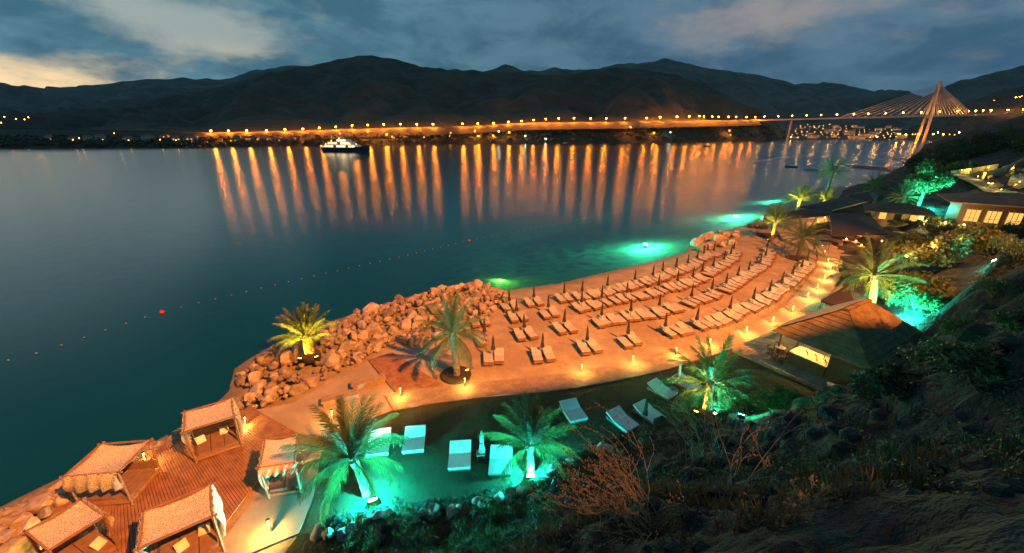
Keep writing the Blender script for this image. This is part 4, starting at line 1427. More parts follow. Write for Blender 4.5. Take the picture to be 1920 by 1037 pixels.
# restaurant building: two low roofs, lit glass front
def house(p, rz, w_, d_, h_, roofmat, lab, rise=1.6, wins=(), flat=False, over=.5, wallmat='plaster', cat='building', name='house', group=None, litmat='lit', winw=None, winh=None):
    t = thing(name, lab, cat, p, rz, group)
    MB().box((0, 0, h_ / 2 - .5), (w_, d_, h_ + 1)).build('wall', M[wallmat], t)
    if flat:
        MB().box((0, 0, h_ + .15), (w_ + over * 2, d_ + over * 2, .3)).build('roof', M[roofmat], t)
    else:
        x, y = w_ / 2 + over, d_ / 2 + over
        k = min(x, y) * .8
        vs = [(-x, -y, h_), (x, -y, h_), (x, y, h_), (-x, y, h_), (-x + k, 0, h_ + rise), (x - k, 0, h_ + rise), (-x, -y, h_ - .15), (x, -y, h_ - .15), (x, y, h_ - .15), (-x, y, h_ - .15)]
        MB().add(vs, [(0, 1, 5, 4), (2, 3, 4, 5), (1, 2, 5), (3, 0, 4), (9, 8, 7, 6), (0, 6, 7, 1), (1, 7, 8, 2), (2, 8, 9, 3), (3, 9, 6, 0)]).build('roof', M[roofmat], t)
    for i, (x, z, lit_) in enumerate(wins):
        ww, wh = winw or 1.0, winh or 1.2
        MB().box((x, -d_ / 2 - .03, z), (ww, .06, wh)).build('window', M[litmat] if lit_ else M['glass'], t)
    return t
rp = Vector((87, 68, 4.6))
rest = house(rp, R(-38), 13, 8, 4.0, 'tile', 'low restaurant building with broad red tiled roof and lit front', 1.5, over=1.9, wallmat='darkwood')
for i in range(5):
    f_ = obj('window', MB().box((-4.8 + i * 2.4, -4.04, 1.7), (1.7, .08, 2.0)).mesh('window', M['lit']), rest)
    MB().box((-4.8 + i * 2.4, -4.10, 1.3), (1.9, .05, .07)).build('frame', M['beam'], f_)
    for q_ in (-.85, -.28, .28, .85):
        MB().box((-4.8 + i * 2.4 + q_, -4.10, 1.7), (.08, .06, 2.7)).build('frame', M['beam'], f_)
house(Vector((76.5, 77, 3.0)), R(-38), 7, 6, 2.6, 'darkroof', 'dark-roofed annex left of the restaurant building', 1.3, [(-2.2, 1.6, True), (0, 1.6, False), (2.2, 1.6, True)], over=1.6, wallmat='stonewall')
house(Vector((108, 66, 8.6)), R(-38), 14, 5, 3.2, 'plaster', 'pale walled house with flat roof at the right edge', flat=True, over=.3)
for px, py, z, pw in ((1805, 428, 5.0, 2000), (1770, 424, 4.4, 1500), (1735, 420, 3.8, 1500)):
    t = thing('wall_lamp', f'wall lamp on the restaurant front near column {px // 10}', 'lamp', at(px, py, z), 0, 'lamps on the restaurant front')
    t['label'] = {1805: 'brightest wall lamp at the right end of the restaurant front', 1770: 'wall lamp in the middle of the restaurant front', 1735: 'wall lamp at the left end of the restaurant front'}[px]
    MB().ico((0, 0, .6), .16).build('globe', M['amberlens'], t)
    MB().tube([(0, 0, -1.6), (0, 0, .5)], .04, 6).build('post', M['metal'], t)
    light('POINT', 'wall_light', t, (-.2, -.3, .7), pw, (1, .66, .22), .12)
# curved steps down from the restaurant
st = thing('steps', 'curved stone steps between the terrace and the restaurant', 'steps', at(1652, 446, TF))
for i in range(7):
    r0 = 4.2 - i * .42
    pts_ = [(r0 * math.cos(a), r0 * math.sin(a)) for a in np.linspace(-.6, 1.2, 10)] + [((r0 - .9) * math.cos(a), (r0 - .9) * math.sin(a)) for a in np.linspace(1.2, -.6, 10)]
    MB().prism([(x + 2, y) for x, y in pts_], i * .15, (i + 1) * .15).build('step', M['stonewall'], st)
# stone terraces with lit stairway on the slope at the right edge
for i, (line, hh) in enumerate([(((1782, 330), (1820, 326), (1868, 318)), 1.6), (((1842, 338), (1880, 326), (1925, 306)), 1.8)]):
    pts_ = [surf(*q) for q in line]
    tr_ = thing('terrace_wall', ['lower yellow-lit stone terrace wall on the right hillside', 'upper yellow-lit stone terrace wall on the right hillside'][i], 'wall', pts_[0])
    for p0, p1 in zip(pts_[:-1], pts_[1:]):
        d = p1 - p0
        nb = max(3, int(d.length / 1.3))
        for j in range(nb):
            for k in range(2):
                e0, e1 = p0 - pts_[0] + d * (j / nb + .004), p0 - pts_[0] + d * ((j + 1) / nb - .004)
                MB().bar(e0 + Vector((0, random.uniform(-.08, .08), hh * (.2 + k * .5) - .2)), e1 + Vector((0, random.uniform(-.08, .08), hh * (.2 + k * .5) - .2)), .6, hh * .48).build('stone', M['stonewall'], tr_)
pts_ = [surf(*q) for q in ((1798, 331), (1832, 345), (1874, 368))]
sw = thing('stairway', 'yellow-lit stairway running down the right hillside', 'stairway', pts_[0])
for p0, p1 in zip(pts_[:-1], pts_[1:]):
    d = p1 - p0
    nb = max(6, int(d.length / .9))
    sd_ = Vector((-d.y, d.x, 0)).normalized() * 1.3
    for j in range(nb):
        c = p0 - pts_[0] + d * ((j + .5) / nb) + Vector((0, 0, .25))
        MB().bar(c - sd_, c + sd_, d.length / nb * .96, .3).build('step', M['stonewall'], sw)
rr_ = random.Random(77)
BVP = [boulder_mesh(60 + i, M['stonewall']) for i in range(4)]
for i in range(20):
    p = surf(rr_.uniform(1850, 1925), rr_.uniform(318, 378))
    s_ = rr_.uniform(.5, 1.7)
    tag(obj('boulder', rr_.choice(BVP), None, p, 0, (rr_.random(), rr_.random(), rr_.random() * 6), (s_ * 1.2, s_, s_ * .8)), 'pale yellow-lit rock on the slope beside the right stairway', 'boulder', 'rocks beside the right stairway')
for i, (a, b_, pw) in enumerate([(1800, 328, 450), (1830, 340, 350), (1850, 352, 350), (1874, 364, 350), (1892, 324, 500), (1850, 322, 400), (1908, 350, 500)]):
    p = surf(a, b_) + Vector((0, 0, .9))
    t = thing('stair_light', f'yellow path light on the right hillside stairway, {nth(i)} of seven', 'path light', p, 0, 'path lights on the right hillside')
    MB().lathe([(.05, -1.2), (.05, .2), (.12, .22), (.02, .3)], 8).build('post', M['metal'], t)
    MB().ico((0, 0, .05), .12).build('lens', M['amberlens'], t)
    light('POINT', 'stair_lamp', t, (-.3, -.6, .4), pw, (1, .62, .12), .1)

# ================================================================== TREES, BUSHES, DRY GROWTH
def leaf_cloud(blobs, n_, size, seed, material, name):
    r = random.Random(seed)
    mb = MB()
    vol = [b_[3] * b_[4] for b_ in blobs]
    for i in range(n_):
        x, y, z, rr, rz_ = r.choices(blobs, vol)[0]
        while True:
            d = Vector((r.uniform(-1, 1), r.uniform(-1, 1), r.uniform(-1, 1)))
            if d.length < 1:
                break
        d = d * (.55 + .45 * r.random()) if d.length > .5 else d
        c = Vector((x, y, z)) + Vector((d.x * rr, d.y * rr, d.z * rz_))
        nrm = Vector((r.gauss(0, 1), r.gauss(0, 1), r.gauss(.4, 1))).normalized()
        u_ = nrm.orthogonal().normalized()
        u_.rotate(Matrix.Rotation(r.random() * 6.28, 3, nrm))
        v_ = nrm.cross(u_)
        s = size * r.uniform(.6, 1.3)
        mb.add([c - u_ * s, c + v_ * s * .42, c + u_ * s, c - v_ * s * .42], [(0, 1, 2, 3)])
    return mb.mesh(name, material)

def tree(p, h_, w_, label, n_=2600, size=.3, mt='leafdark', seed=0, group=None, cat='tree', name='tree', tr=True):
    r = random.Random(seed)
    t = thing(name, label, cat, p, 0, group)
    blobs = []
    nb = 9
    mb = MB()
    if tr:
        mb.tube([(0, 0, -.4), (.1, 0, h_ * .25), (0, .1, h_ * .6)], [.06 * h_ ** .8, .045 * h_ ** .8, .02 * h_], 8)
    for i in range(nb):
        a = i * 2.4 + r.random()
        rr = w_ * .5 * r.uniform(.35, .75) * (0 if i == 0 else 1)
        z = h_ * (r.uniform(.42, .85) if tr else r.uniform(.3, .62))
        b_ = (rr * math.cos(a), rr * math.sin(a), z, w_ * r.uniform(.17, .30), h_ * r.uniform(.13, .22) if tr else h_ * r.uniform(.22, .36))
        blobs.append(b_)
        mb.tube([(0, 0, h_ * (.25 if tr else 0)), (b_[0] * .5, b_[1] * .5, z * .7), (b_[0], b_[1], z)], [.02 * h_, .012 * h_, .005 * h_], 5)
    mb.build('trunk' if tr else 'stem', M['bark'], t)
    obj('crown' if tr else 'foliage', leaf_cloud(blobs, n_, size, seed, M[mt], 'crown'), t)
    return t
def gp(px, py):
    return on(px, py)
# wooded headland behind the restaurant, right
TR = [(1702, 352, 150, 9, 9), (1728, 338, 140, 12, 11), (1765, 318, 150, 13, 12), (1800, 300, 150, 13, 13), (1832, 292, 155, 13, 13), (1868, 288, 150, 13, 13), (1900, 284, 145, 14, 13), (1750, 345, 125, 9, 10), (1790, 330, 118, 8, 10), (1930, 292, 130, 12, 13), (1715, 322, 185, 11, 12), (1745, 308, 190, 12, 14), (1780, 290, 195, 13, 14), (1850, 274, 200, 14, 15), (1905, 268, 195, 15, 15)]
for i, (a, b_, dd, hh, ww) in enumerate(TR):
    p = atd(a, b_, dd)
    p.z = min(p.z, 40) - hh * .35
    tree(p, hh, ww, f'dark evergreen tree on the right headland, {nth(i)} counting from the water up the slope', 2200, .42, 'leafdark', 40 + i, 'trees on the right headland')
tp_ = surf(1722, 386)
tree(tp_, 10, 9, 'tall tree lit teal from below behind the restaurant', 4200, .3, 'leaf', 71)
floodlight('teal floodlight under the tall tree behind the restaurant', Vector((tp_.x - 2.2, tp_.y - 4.0, ground(tp_.x - 2.2, tp_.y - 4.0) + .5)), (.3, .6, 1), (.02, 1, .66), 4200, 170, 'greenlens')
floodlight('pale teal floodlight by the water-side awning', at(1643, 362, TF), (.1, .2, 1), (.1, 1, .8), 2600, 120, 'greenlens')
HG = [(1640, 416), (1668, 412), (1696, 410), (1722, 409), (1708, 424), (1676, 426)]
for i, (a, b_) in enumerate(HG):
    p = surf(a, b_)
    tree(p, 1.5, 3.4, f'low yellow-lit hedge bush in front of the restaurant, {nth(i)} of six', 900, .15, 'leaf', 170 + i, 'hedge bushes before the restaurant', 'bush', 'hedge_bush', False)
for i, (a, b_) in enumerate([(1745, 440), (1782, 446), (1822, 452), (1862, 450), (1898, 446), (1760, 430)]):
    tree(surf(a, b_) - Vector((0, 0, .2)), 2.6, 4.2, f'golden-lit garden bush below the restaurant windows, {nth(i)} of six', 1500, .16, 'leaf', 190 + i, 'golden bushes below the restaurant', 'bush', 'bush', False)
# teal bush behind the bar and the red-lit shrubs
def bush(px, py, z, h_, w_, label, n_=2600, size=.16, mt='leaf', seed=0, grp=None, name='bush'):
    return tree(at(px, py, z), h_, w_, label, n_, size, mt, seed, grp, 'bush', name, False)
tree(Vector((41.8, 36.2, 2.3)), 5.4, 5.8, 'large feathery bush lit teal behind the bar roof', 8000, .2, 'leaf', 81, None, 'bush', 'bush', False)
bush(1655, 560, 2.0, 2.2, 2.6, 'low bush at the foot of the golden palm', 1800, .16, 'leaf', 82)
for i, (a, b_, z, hh, ww) in enumerate([(1690, 505, 4.0, 3.6, 5), (1740, 500, 5.0, 4.0, 6), (1790, 485, 6.5, 3.6, 5.5), (1720, 470, 4.4, 2.8, 4.5), (1840, 470, 8.0, 3.4, 5), (1765, 455, 5.0, 2.6, 4), (1690, 465, 3.4, 2.4, 3.5), (1860, 480, 9.0, 2.4, 4)]):
    bush(a, b_, z, hh, ww, f'rust-lit shrub on the slope below the restaurant, {nth(i)} counting uphill', 2400, .2, 'leaf', 90 + i, 'rust-lit shrubs below the restaurant')
for i, (a, b_, z, pw, c) in enumerate([(1700, 480, 6.4, 700, (1, .32, .06)), (1750, 462, 7.6, 800, (1, .32, .06)), (1800, 452, 8.8, 700, (1, .36, .08))]):
    t = thing('garden_lamp', f'orange garden lamp among the rust-lit shrubs, {nth(i)} from the steps', 'lamp', at(a, b_, z), 0, 'garden lamps among the shrubs')
    MB().ico((0, 0, 0), .14).build('globe', M['amberlens'], t)
    MB().tube([(0, 0, -2.4), (0, 0, -.1)], .04, 6).build('post', M['metal'], t)
    light('POINT', 'garden_light', t, (0, 0, .3), pw, c, .14)
for i, (a, b_, hh, ww) in enumerate([(1362, 782, 1.6, 2.2), (1400, 776, 1.8, 2.5), (1440, 768, 1.7, 2.5), (1478, 758, 1.4, 2.1)]):
    tree(surf(a, b_) - Vector((0, 0, .1)), hh, ww, f'leafy green-lit shrub at the cliff foot, {nth(i)} from the half teal palm', 1500, .10, 'leaf', 110 + i, 'green-lit shrubs at the cliff foot', 'bush', 'shrub', False)
floodlight('green floodlight half hidden in the shrubs at the cliff foot', surf(1385, 800) + Vector((0, 0, .25)), (.45, .8, .35), (.02, 1, .35), 2600, 150, 'greenlens')
for i, (a, b_, z, hh, ww) in enumerate([(1800, 640, 9.2, 1.8, 3), (1860, 560, 11, 2.2, 3.4), (1900, 500, 13, 2.4, 3.6), (1830, 720, 11.5, 1.4, 2.4), (1760, 690, 8.0, 1.2, 2.2), (1900, 620, 15.2, 1.3, 2.0), (1690, 742, 7.2, .9, 1.8), (1640, 742, 6.0, .8, 1.6)]):
    tree(surf(a, b_) - Vector((0, 0, .2)), hh, ww, f'dark scrub bush on the cliff, {nth(i)} of the eight above the bar', 1700, .09, 'leafdark', 130 + i, 'dark scrub on the cliff', 'bush', 'bush', False)
floodlight('teal star-bright floodlight high on the dark slope at the right', surf(1860, 496), (-.35, .55, .65), (.02, 1, .75), 500, 170, 'greenlens')

# pale rocks edging the lawn at the foot of the cliff
rr_ = random.Random(91)
FOOT = [(560, 1008), (610, 1000), (660, 988), (730, 960), (800, 956), (870, 950), (950, 930), (1005, 898), (1080, 862), (1150, 832)]
for i in range(30):
    s_ = rr_.random() * (len(FOOT) - 1)
    j_ = int(s_)
    a = FOOT[j_][0] + (FOOT[j_ + 1][0] - FOOT[j_][0]) * (s_ - j_)
    b_ = FOOT[j_][1] + (FOOT[j_ + 1][1] - FOOT[j_][1]) * (s_ - j_)
    p = surf(a, b_ + rr_.uniform(0, 14))
    q_ = rr_.uniform(.16, .5)
    tag(obj('boulder', rr_.choice(BV), None, p, 0, (rr_.random(), rr_.random(), rr_.random() * 6), (q_ * 1.3, q_, q_ * .75)), 'teal-lit rock edging the dark lawn at the cliff foot', 'boulder', 'rocks edging the lawn')

# bare twiggy shrubs on the near ledge
def bare_shrub(px, py, z, h_, label, seed, bend=(-.5, .2), stems=16, spread=.5):
    r = random.Random(seed)
    p = surf(px, py)
    t = thing('bare_shrub', label, 'shrub', p, 0, 'bare shrubs on the near ledge')
    buds = MB()
    def grow(mb, a, d, L, rad, depth):
        pts_, rr = [a.copy()], [rad]
        k = 6
        for i in range(k):
            d = (d + Vector((bend[0], bend[1], -.12)) * .10 + Vector((r.gauss(0, .10), r.gauss(0, .10), r.gauss(0, .08)))).normalized()
            a = a + d * L / k
            pts_.append(a.copy())
            rr.append(rad * (1 - .75 * (i + 1) / k))
            if depth < 2 and i >= 2 and r.random() < .75:
                sd = (d + Vector((r.gauss(0, .6), r.gauss(0, .6), r.gauss(.2, .4)))).normalized()
                grow(mb, a.copy(), sd, L * r.uniform(.22, .45), rad * .55, depth + 1)
            if depth and i >= 3:
                buds.ico(a + Vector((r.gauss(0, .008), r.gauss(0, .008), .01)), .006 + .0022 * h_, (1, 1, 1.9))
        mb.tube(pts_, rr, 4)
    for s in range(stems):
        mb = MB()
        a = Vector((r.gauss(0, .16 * h_), r.gauss(0, .16 * h_), -.15))
        d = Vector((r.gauss(bend[0] * .25, spread), r.gauss(0, spread), 1.3)).normalized()
        grow(mb, a, d, h_ * r.uniform(.7, 1.15), .005 + .0032 * h_, 0)
        mb.build('stem', M['twig'], t)
    buds.build('buds', M['twig'], t)['kind'] = 'stuff'
    return t
bare_shrub(1200, 1000, 13.6, 1.3, 'arching bare orange shrub on the ledge below the lawn', 1, (-1.0, .2), 30, .42)
bare_shrub(1320, 870, 8.6, 2.6, 'tall bare shrub in front of the half teal palm', 2, (-.6, .3), 18, .35)
bare_shrub(1390, 930, 11.0, 1.3, 'sparse bare shrub to the right of the tall one', 3, (.2, .3), 5, .3)
bare_shrub(1120, 985, 12.8, .9, 'low bare shrub left of the arching one', 4, (-.6, .2), 8, .5)
bare_shrub(1500, 975, 14.4, .5, 'small dry shrub on the dark rock at the bottom', 6, (.1, .2), 8, .4)

# tufts of dry and green grass over the cliff: nobody could count them
def tufts(pts_, hmin, hmax, material, name, label, seed, blades=16):
    r = random.Random(seed)
    mb = MB()
    for x, y, z, k in pts_:
        hh = r.uniform(hmin, hmax) * k
        for b_ in range(blades):
            a = r.random() * 6.28
            d = Vector((math.cos(a), math.sin(a), 0))
            c = Vector((x, y, z)) + d * r.random() * .12 * k
            tip = c + d * hh * r.uniform(.2, .7) + Vector((0, 0, hh * r.uniform(.5, 1)))
            s = Vector((-d.y, d.x, 0)) * .010 * max(1, k)
            mid = c.lerp(tip, .55) + Vector((0, 0, hh * .12))
            mb.add([c - s, c + s, mid + s * .7, mid - s * .7, tip], [(0, 1, 2, 3), (3, 2, 4)])
    return tag(mb.build(name, material), label, None, None, 'stuff')
r = random.Random(5)
cl = bpy.data.objects['cliff'].data
vz = np.empty(len(cl.vertices) * 3)
cl.vertices.foreach_get('co', vz)
vz = vz.reshape(-1, 3)
def pick(mask, k):
    idx = np.nonzero(mask)[0]
    r.shuffle(idx_ := list(idx))
    return [tuple(vz[i]) for i in idx_[:k]]
dist = np.hypot(vz[:, 0], vz[:, 1])
base_m = (vz[:, 2] > 1.15) & (vz[:, 1] > 3)
near = base_m & (dist < 9) & (vz[:, 0] > -1) & (vz[:, 2] > 11)
mid_ = base_m & (dist >= 6) & (dist < 40) & (vz[:, 0] > -16)
foot = base_m & (vz[:, 2] < 5) & (vz[:, 0] > -12) & (vz[:, 0] < 14) & (vz[:, 1] < 20)
tufts([(x, y, z - .02, 1.0) for x, y, z in pick(near & (np.sin(vz[:, 0] * 2.1 + 1) + np.sin(vz[:, 1] * 2.9) + np.sin(vz[:, 0] * 5.3 + vz[:, 1] * 4.1) > .9), 620)], .10, .30, M['drygrass'], 'dry_grass', 'dry grass tufts on the near ledge', 6, 20)
tufts([(x, y, z - .03, 1.6) for x, y, z in pick(mid_, 1800)], .08, .24, M['cliffgrass'], 'cliff_grass', 'sparse grass and weeds growing over the cliff', 7, 12)
tufts([(x, y, z - .03, 1.3) for x, y, z in pick(foot, 1500)], .14, .36, M['grass'], 'weeds', 'weeds over the rocks at the foot of the cliff', 8, 14)
# scree and low scrub over the cliff
mb = MB()
for x, y, z in pick(mid_ | near, 900):
    k_ = .05 + .014 * math.hypot(x, y)
    s_ = k_ * r.uniform(.5, 1.8)
    o_n = len(mb.v)
    mb.ico((0, 0, 0), s_)
    for i in range(o_n, len(mb.v)):
        v = Vector(mb.v[i]) * r.uniform(.65, 1.2)
        mb.v[i] = (v.x * 1.3 + x, v.y + y, v.z * .7 + z + s_ * .1)
tag(mb.build('scree', M['cliff']), 'loose dark stones strewn over the cliff', None, None, 'stuff')
mb = MB()
for x, y, z in pick(mid_, 420) + pick(near | (base_m & (dist < 14)), 520):
    d_ = math.hypot(x, y)
    w_ = (.12 + .016 * d_) * r.uniform(.5, 1.5)
    for _ in range(46):
        d = Vector((r.gauss(0, .5), r.gauss(0, .5), abs(r.gauss(0, .4)))) * w_
        c = Vector((x, y, z - .02)) + d
        u_ = Vector((r.gauss(0, 1), r.gauss(0, 1), r.gauss(0, 1))).normalized() * (.02 + .0028 * d_)
        v_ = u_.orthogonal().normalized() * u_.length * .45
        mb.add([c - u_, c + v_, c + u_, c - v_], [(0, 1, 2, 3)])
tag(mb.build('undergrowth', M['cliffgrass']), 'low dark scrub growing over the cliff', None, None, 'stuff')
lawn_pts = []
lp = [(p.x, p.y) for p in poly]
while len(lawn_pts) < 5200:
    x, y = r.uniform(-13, 28), r.uniform(11, 32)
    if inside((x, y), lp):
        lawn_pts.append((x, y, GZ + .05, .8))
tufts(lawn_pts, .06, .13, M['grass'], 'lawn_grass', 'short grass of the dark lawn', 9, 9)

# the path lamp just behind the photographer that catches the near twigs
t = thing('path_lamp', 'small sodium path lamp on the cliff behind the viewpoint', 'lamp', (5.5, -3.5, 20.5))
MB().tube([(0, 0, -3), (0, 0, 2.6)], .05, 8).build('post', M['metal'], t)
MB().lathe([(.16, 2.6), (.18, 2.75), (.05, 2.9)], 12).build('lamp_head', M['metal'], t)
light('SPOT', 'path_light', t, (0, 0, 2.5), 10000, (1, .36, .09), .08, 26, .8, surf(1215, 965) - Vector((5.5, -3.5, 23)))

# ================================================================== UNDERWATER LAMPS
def uw(px, py, depth, power, color, lens, label, rad=.25):
    p = at(px, py, 0)
    t = thing('underwater_lamp', label, 'underwater lamp', (p.x, p.y, -depth), 0, 'underwater lamps off the beach')
    MB().lathe([(.22, -.9), (.22, -.12), (.26, -.1), (.26, 0)], 14).build('housing', M['metal'], t)
    MB().ico((0, 0, .04), rad, (1, 1, .35)).build('lens', M[lens], t)
    light('POINT', 'underwater_light', t, (0, 0, .45), power, color, .25)
uw(1211, 452, .7, 42000, (.10, 1, .50), 'uwlens', 'dazzling green-white lamp under water off the middle of the beach', .5)
uw(938, 519, 1.0, 5200, (.35, 1, .06), 'uwlens2', 'yellow-green lamp under water off the breakwater tip', .6)
uw(1382, 401, .7, 80000, (.12, 1, .55), 'uwlens', 'green-white lamp under water left of the point', .7)
uw(1448, 376, .7, 80000, (.12, 1, .55), 'uwlens', 'green-white lamp under water beside the outermost palm', .7)
uw(212, 812, 1.4, 1500, (.02, .9, .7), 'uwlens2', 'faint teal lamp under water off the cabanas', .15)
# ================================================================== FAR SHORE
def f2(x, y):
    return (380 + x / 4, 160 + y / 4)
def f3(x, y):
    return (800 + x / 4, 160 + y / 4)
def f4(x, y):
    return (1200 + x / 4, 130 + y / 4)
def f5(x, y):
    return (1440 + x / 4, 100 + y / 4)
def globe(r_):
    return MB().lathe([(r_ * .35, -r_ * .9), (r_ * .85, -r_ * .45), (r_, 0), (r_ * .85, r_ * .45), (r_ * .3, r_ * .9)], 8)
HEAD = globe(1.35).mesh('lamp_head', M['sodium'])
BHEAD = globe(.9).mesh('lamp_head', M['bridgelamp'])
THEAD = globe(.7).mesh('lamp_head', M['townlamp'])
WHEAD = globe(.8).mesh('lamp_head', M['whitelamp'])
POLE = MB().tube([(0, 0, -8), (0, 0, -.6)], [.16, .10], 6).bar((0, 0, -.7), (0, -1.0, -.55), .1).mesh('pole', M['greymetal'])
SPOLE = MB().tube([(0, 0, -5), (0, 0, -.6)], [.14, .10], 5).mesh('pole', M['greymetal'])
HOOD = MB().lathe([(1.7, .25), (1.65, .45), (.7, 1.3), (.1, 1.5)], 10).mesh('hood', M['metal'])  # hood added to keep lamp light off the hillside above
def lamp(p, label, group, head, pole=POLE, s=1.0):
    t = thing('street_lamp', label, 'street lamp', p, 0, group)
    obj('pole', pole, t)
    obj('lamp_head', head, t, (0, 0, 0), 0, None, s)
    if head is HEAD:
        obj('hood', HOOD, t, (0, 0, 0), 0, None, s)
    return t
ROADL = [f2(*q) for q in [(60, 340), (193, 340), (330, 338), (478, 338), (617, 330), (750, 325), (875, 317), (998, 310), (1120, 300), (1238, 296), (1357, 292), (1482, 290), (1607, 290), (1728, 290)]] + \
        [f3(*q) for q in [(270, 287), (383, 285), (502, 282), (614, 272), (712, 267), (802, 258), (893, 252), (990, 247), (1105, 245), (1230, 245), (1347, 247), (1488, 245), (1650, 243), (1750, 238), (1877, 235)]] + \
        [f4(*q) for q in [(152, 358), (278, 352), (370, 352), (445, 350), (480, 352), (542, 352), (590, 355), (665, 355), (722, 355), (800, 358), (865, 358)]]
for i, (a, b_) in enumerate(ROADL):
    lamp(atd(a, b_, dshore(a) + 57), f'orange street lamp on the far coast road, {nth(i)} from its dark left stretch', 'street lamps of the far coast road', HEAD)
for i, (a, b_) in enumerate([(8, 219), (2, 230), (30, 223), (46, 224), (53, 220), (22, 242)]):
    lamp(atd(a, b_, dshore(a) + 90), f'orange street lamp of the cluster at the left edge, {nth(i)} of six', 'street lamps at the left edge', THEAD, SPOLE, .9)
LOWL = [(214, 250, 'T'), (137, 262, 'T'), (148, 259, 'T'), (241, 263, 'T'), (300, 262, 'T'), (330, 263, 'T'), (433, 264, 'T'), (690, 246, 'S'), (725, 252, 'S'), (735, 256, 'T'), (795, 257, 'T'), (845, 249, 'T'), (843, 255, 'T'), (890, 245, 'S'), (897, 255, 'S'), (935, 246, 'W'), (955, 248, 'S'), (925, 254, 'S'), (970, 263, 'T'), (985, 255, 'W'),
        (1023, 260, 'W'), (1182, 238, 'S'), (1226, 249, 'S'), (1257, 248, 'W'), (1368, 245, 'S'), (1370, 253, 'T'), (1411, 262, 'W'), (1248, 270, 'T')]
for i, (a, b_, k) in enumerate(LOWL):
    lamp(atd(a, b_, dshore(a) + 16), f'{ {"T": "dim orange", "S": "orange", "W": "white"}[k]} waterside lamp on the far shore, {nth(i)} from the left', 'waterside lamps of the far shore', {'T': THEAD, 'S': HEAD, 'W': WHEAD}[k], SPOLE, {'T': .7, 'S': .5, 'W': .62}[k])

# lit fence of car light trails is left out; low houses along the far shore
hp = [(95, 258), (112, 252), (140, 262), (165, 260), (190, 258), (240, 262), (278, 260), (310, 258), (330, 262), (360, 261), (445, 260), (462, 262), (478, 260), (500, 262), (520, 261), (548, 262), (575, 263), (735, 260), (760, 258), (800, 256), (818, 262), (850, 262), (880, 254), (905, 250), (922, 256), (930, 262), (940, 258), (948, 248), (958, 254), (972, 260), (985, 262), (1020, 256), (1058, 260), (1100, 262), (1168, 260), (1230, 256), (1262, 256), (1300, 258), (1372, 254)]
rh = random.Random(3)
for i, (a, b_) in enumerate(hp):
    off = max(6, (272 - b_) * 2.6)
    p = atd(a, b_, dshore(a) + off)
    wd, dp, ht = rh.uniform(8, 14), rh.uniform(7, 10), rh.uniform(4.5, 8)
    wins = []
    for fl in range(1 if ht < 6 else 2):
        for x in (-.32, 0, .32):
            wins.append((x * wd, 1.8 + fl * 3, rh.random() < .35))
    p.z -= ht * .6
    house(p, rh.uniform(-.4, .4) - math.atan2(p.x, p.y) * .6, wd, dp, ht, 'tile', f'small pale house on the far shore, {nth(i)} from the left', 2.2, wins, cat='house', group='houses on the far shore', winw=1.5, winh=1.7)

# tree belt of the far shore: reads as one mass
bl = []
rb = random.Random(8)
mb = MB()
for i in range(900):
    px = rb.uniform(-60, 1475)
    d0 = dshore(px)
    off = rb.uniform(4, 52)
    g = road_pt(px)
    z = .5 + (g.z - 5) * (off / 60)
    r_ = ray(px, HOR)
    p = Vector((r_.x * (d0 + off) / r_.y, d0 + off, z + 1))
    for k in range(7):
        c = p + Vector((rb.gauss(0, 2.0), rb.gauss(0, 2.0), rb.uniform(-1, 3)))
        mb.ico(c, rb.uniform(.8, 2.0), (1, 1, .8))
tag(mb.build('treeline', M['leafdark']), 'dark belt of trees and scrub along the far shore', None, None, 'stuff')

# ------------------------------------------------------------------ harbour town under the bridge
tn = []
rt = random.Random(21)
def town_pt(px, py):
    d = 1180 + (259 - py) * 21
    return atd(px, py, d)
k = 0
for row, (y0, x0, x1, step) in enumerate([(256.5, 1484, 1700, 13), (252.5, 1486, 1712, 8.5), (247, 1492, 1690, 12), (242.5, 1494, 1690, 11), (238.5, 1500, 1600, 10), (235, 1502, 1560, 10)]):
    x = x0
    while x < x1:
        a, b_ = x + rt.uniform(-1.5, 1.5), y0 + rt.uniform(-2.4, 2.0)
        lamp(town_pt(a, b_), f'orange lamp of the harbour town, {nth(k)} counted in rows up from the quay', 'lamps of the harbour town', BHEAD if row == 0 and k % 3 == 0 else THEAD, SPOLE, rt.uniform(.4, 1.1))
        k += 1
        x += step * rt.uniform(.8, 1.25)
EDGE = [(f5(*q), c) for q, c in [((985, 605), 'S'), ((1035, 608), 'S'), ((1085, 607), 'T'), ((1105, 606), 'T'), ((1130, 607), 'S'), ((1180, 605), 'T'), ((1240, 605), 'S'), ((1275, 593), 'W'), ((1315, 607), 'S'), ((1362, 608), 'T'), ((1400, 610), 'T'), ((1435, 593), 'W'), ((1490, 605), 'S'), ((1540, 610), 'T'), ((1575, 600), 'T'), ((1628, 590), 'W'), ((1665, 600), 'T'), ((1800, 588), 'W'), ((1830, 545), 'T'), ((1870, 545), 'T'), ((1695, 353), 'T'), ((1860, 330), 'S'), ((1890, 325), 'S'), ((1905, 320), 'T')]]
for i, ((a, b_), c) in enumerate(EDGE):
    lamp(atd(a, b_, 960 if b_ > 200 else 1300), f'{ {"T": "small orange", "S": "orange", "W": "white"}[c]} lamp on the shore right of the harbour town, {nth(i)} of twenty-four', 'lamps right of the harbour town', {'T': THEAD, 'S': HEAD, 'W': WHEAD}[c], SPOLE, {'T': .8, 'S': .9, 'W': 1.0}[c])
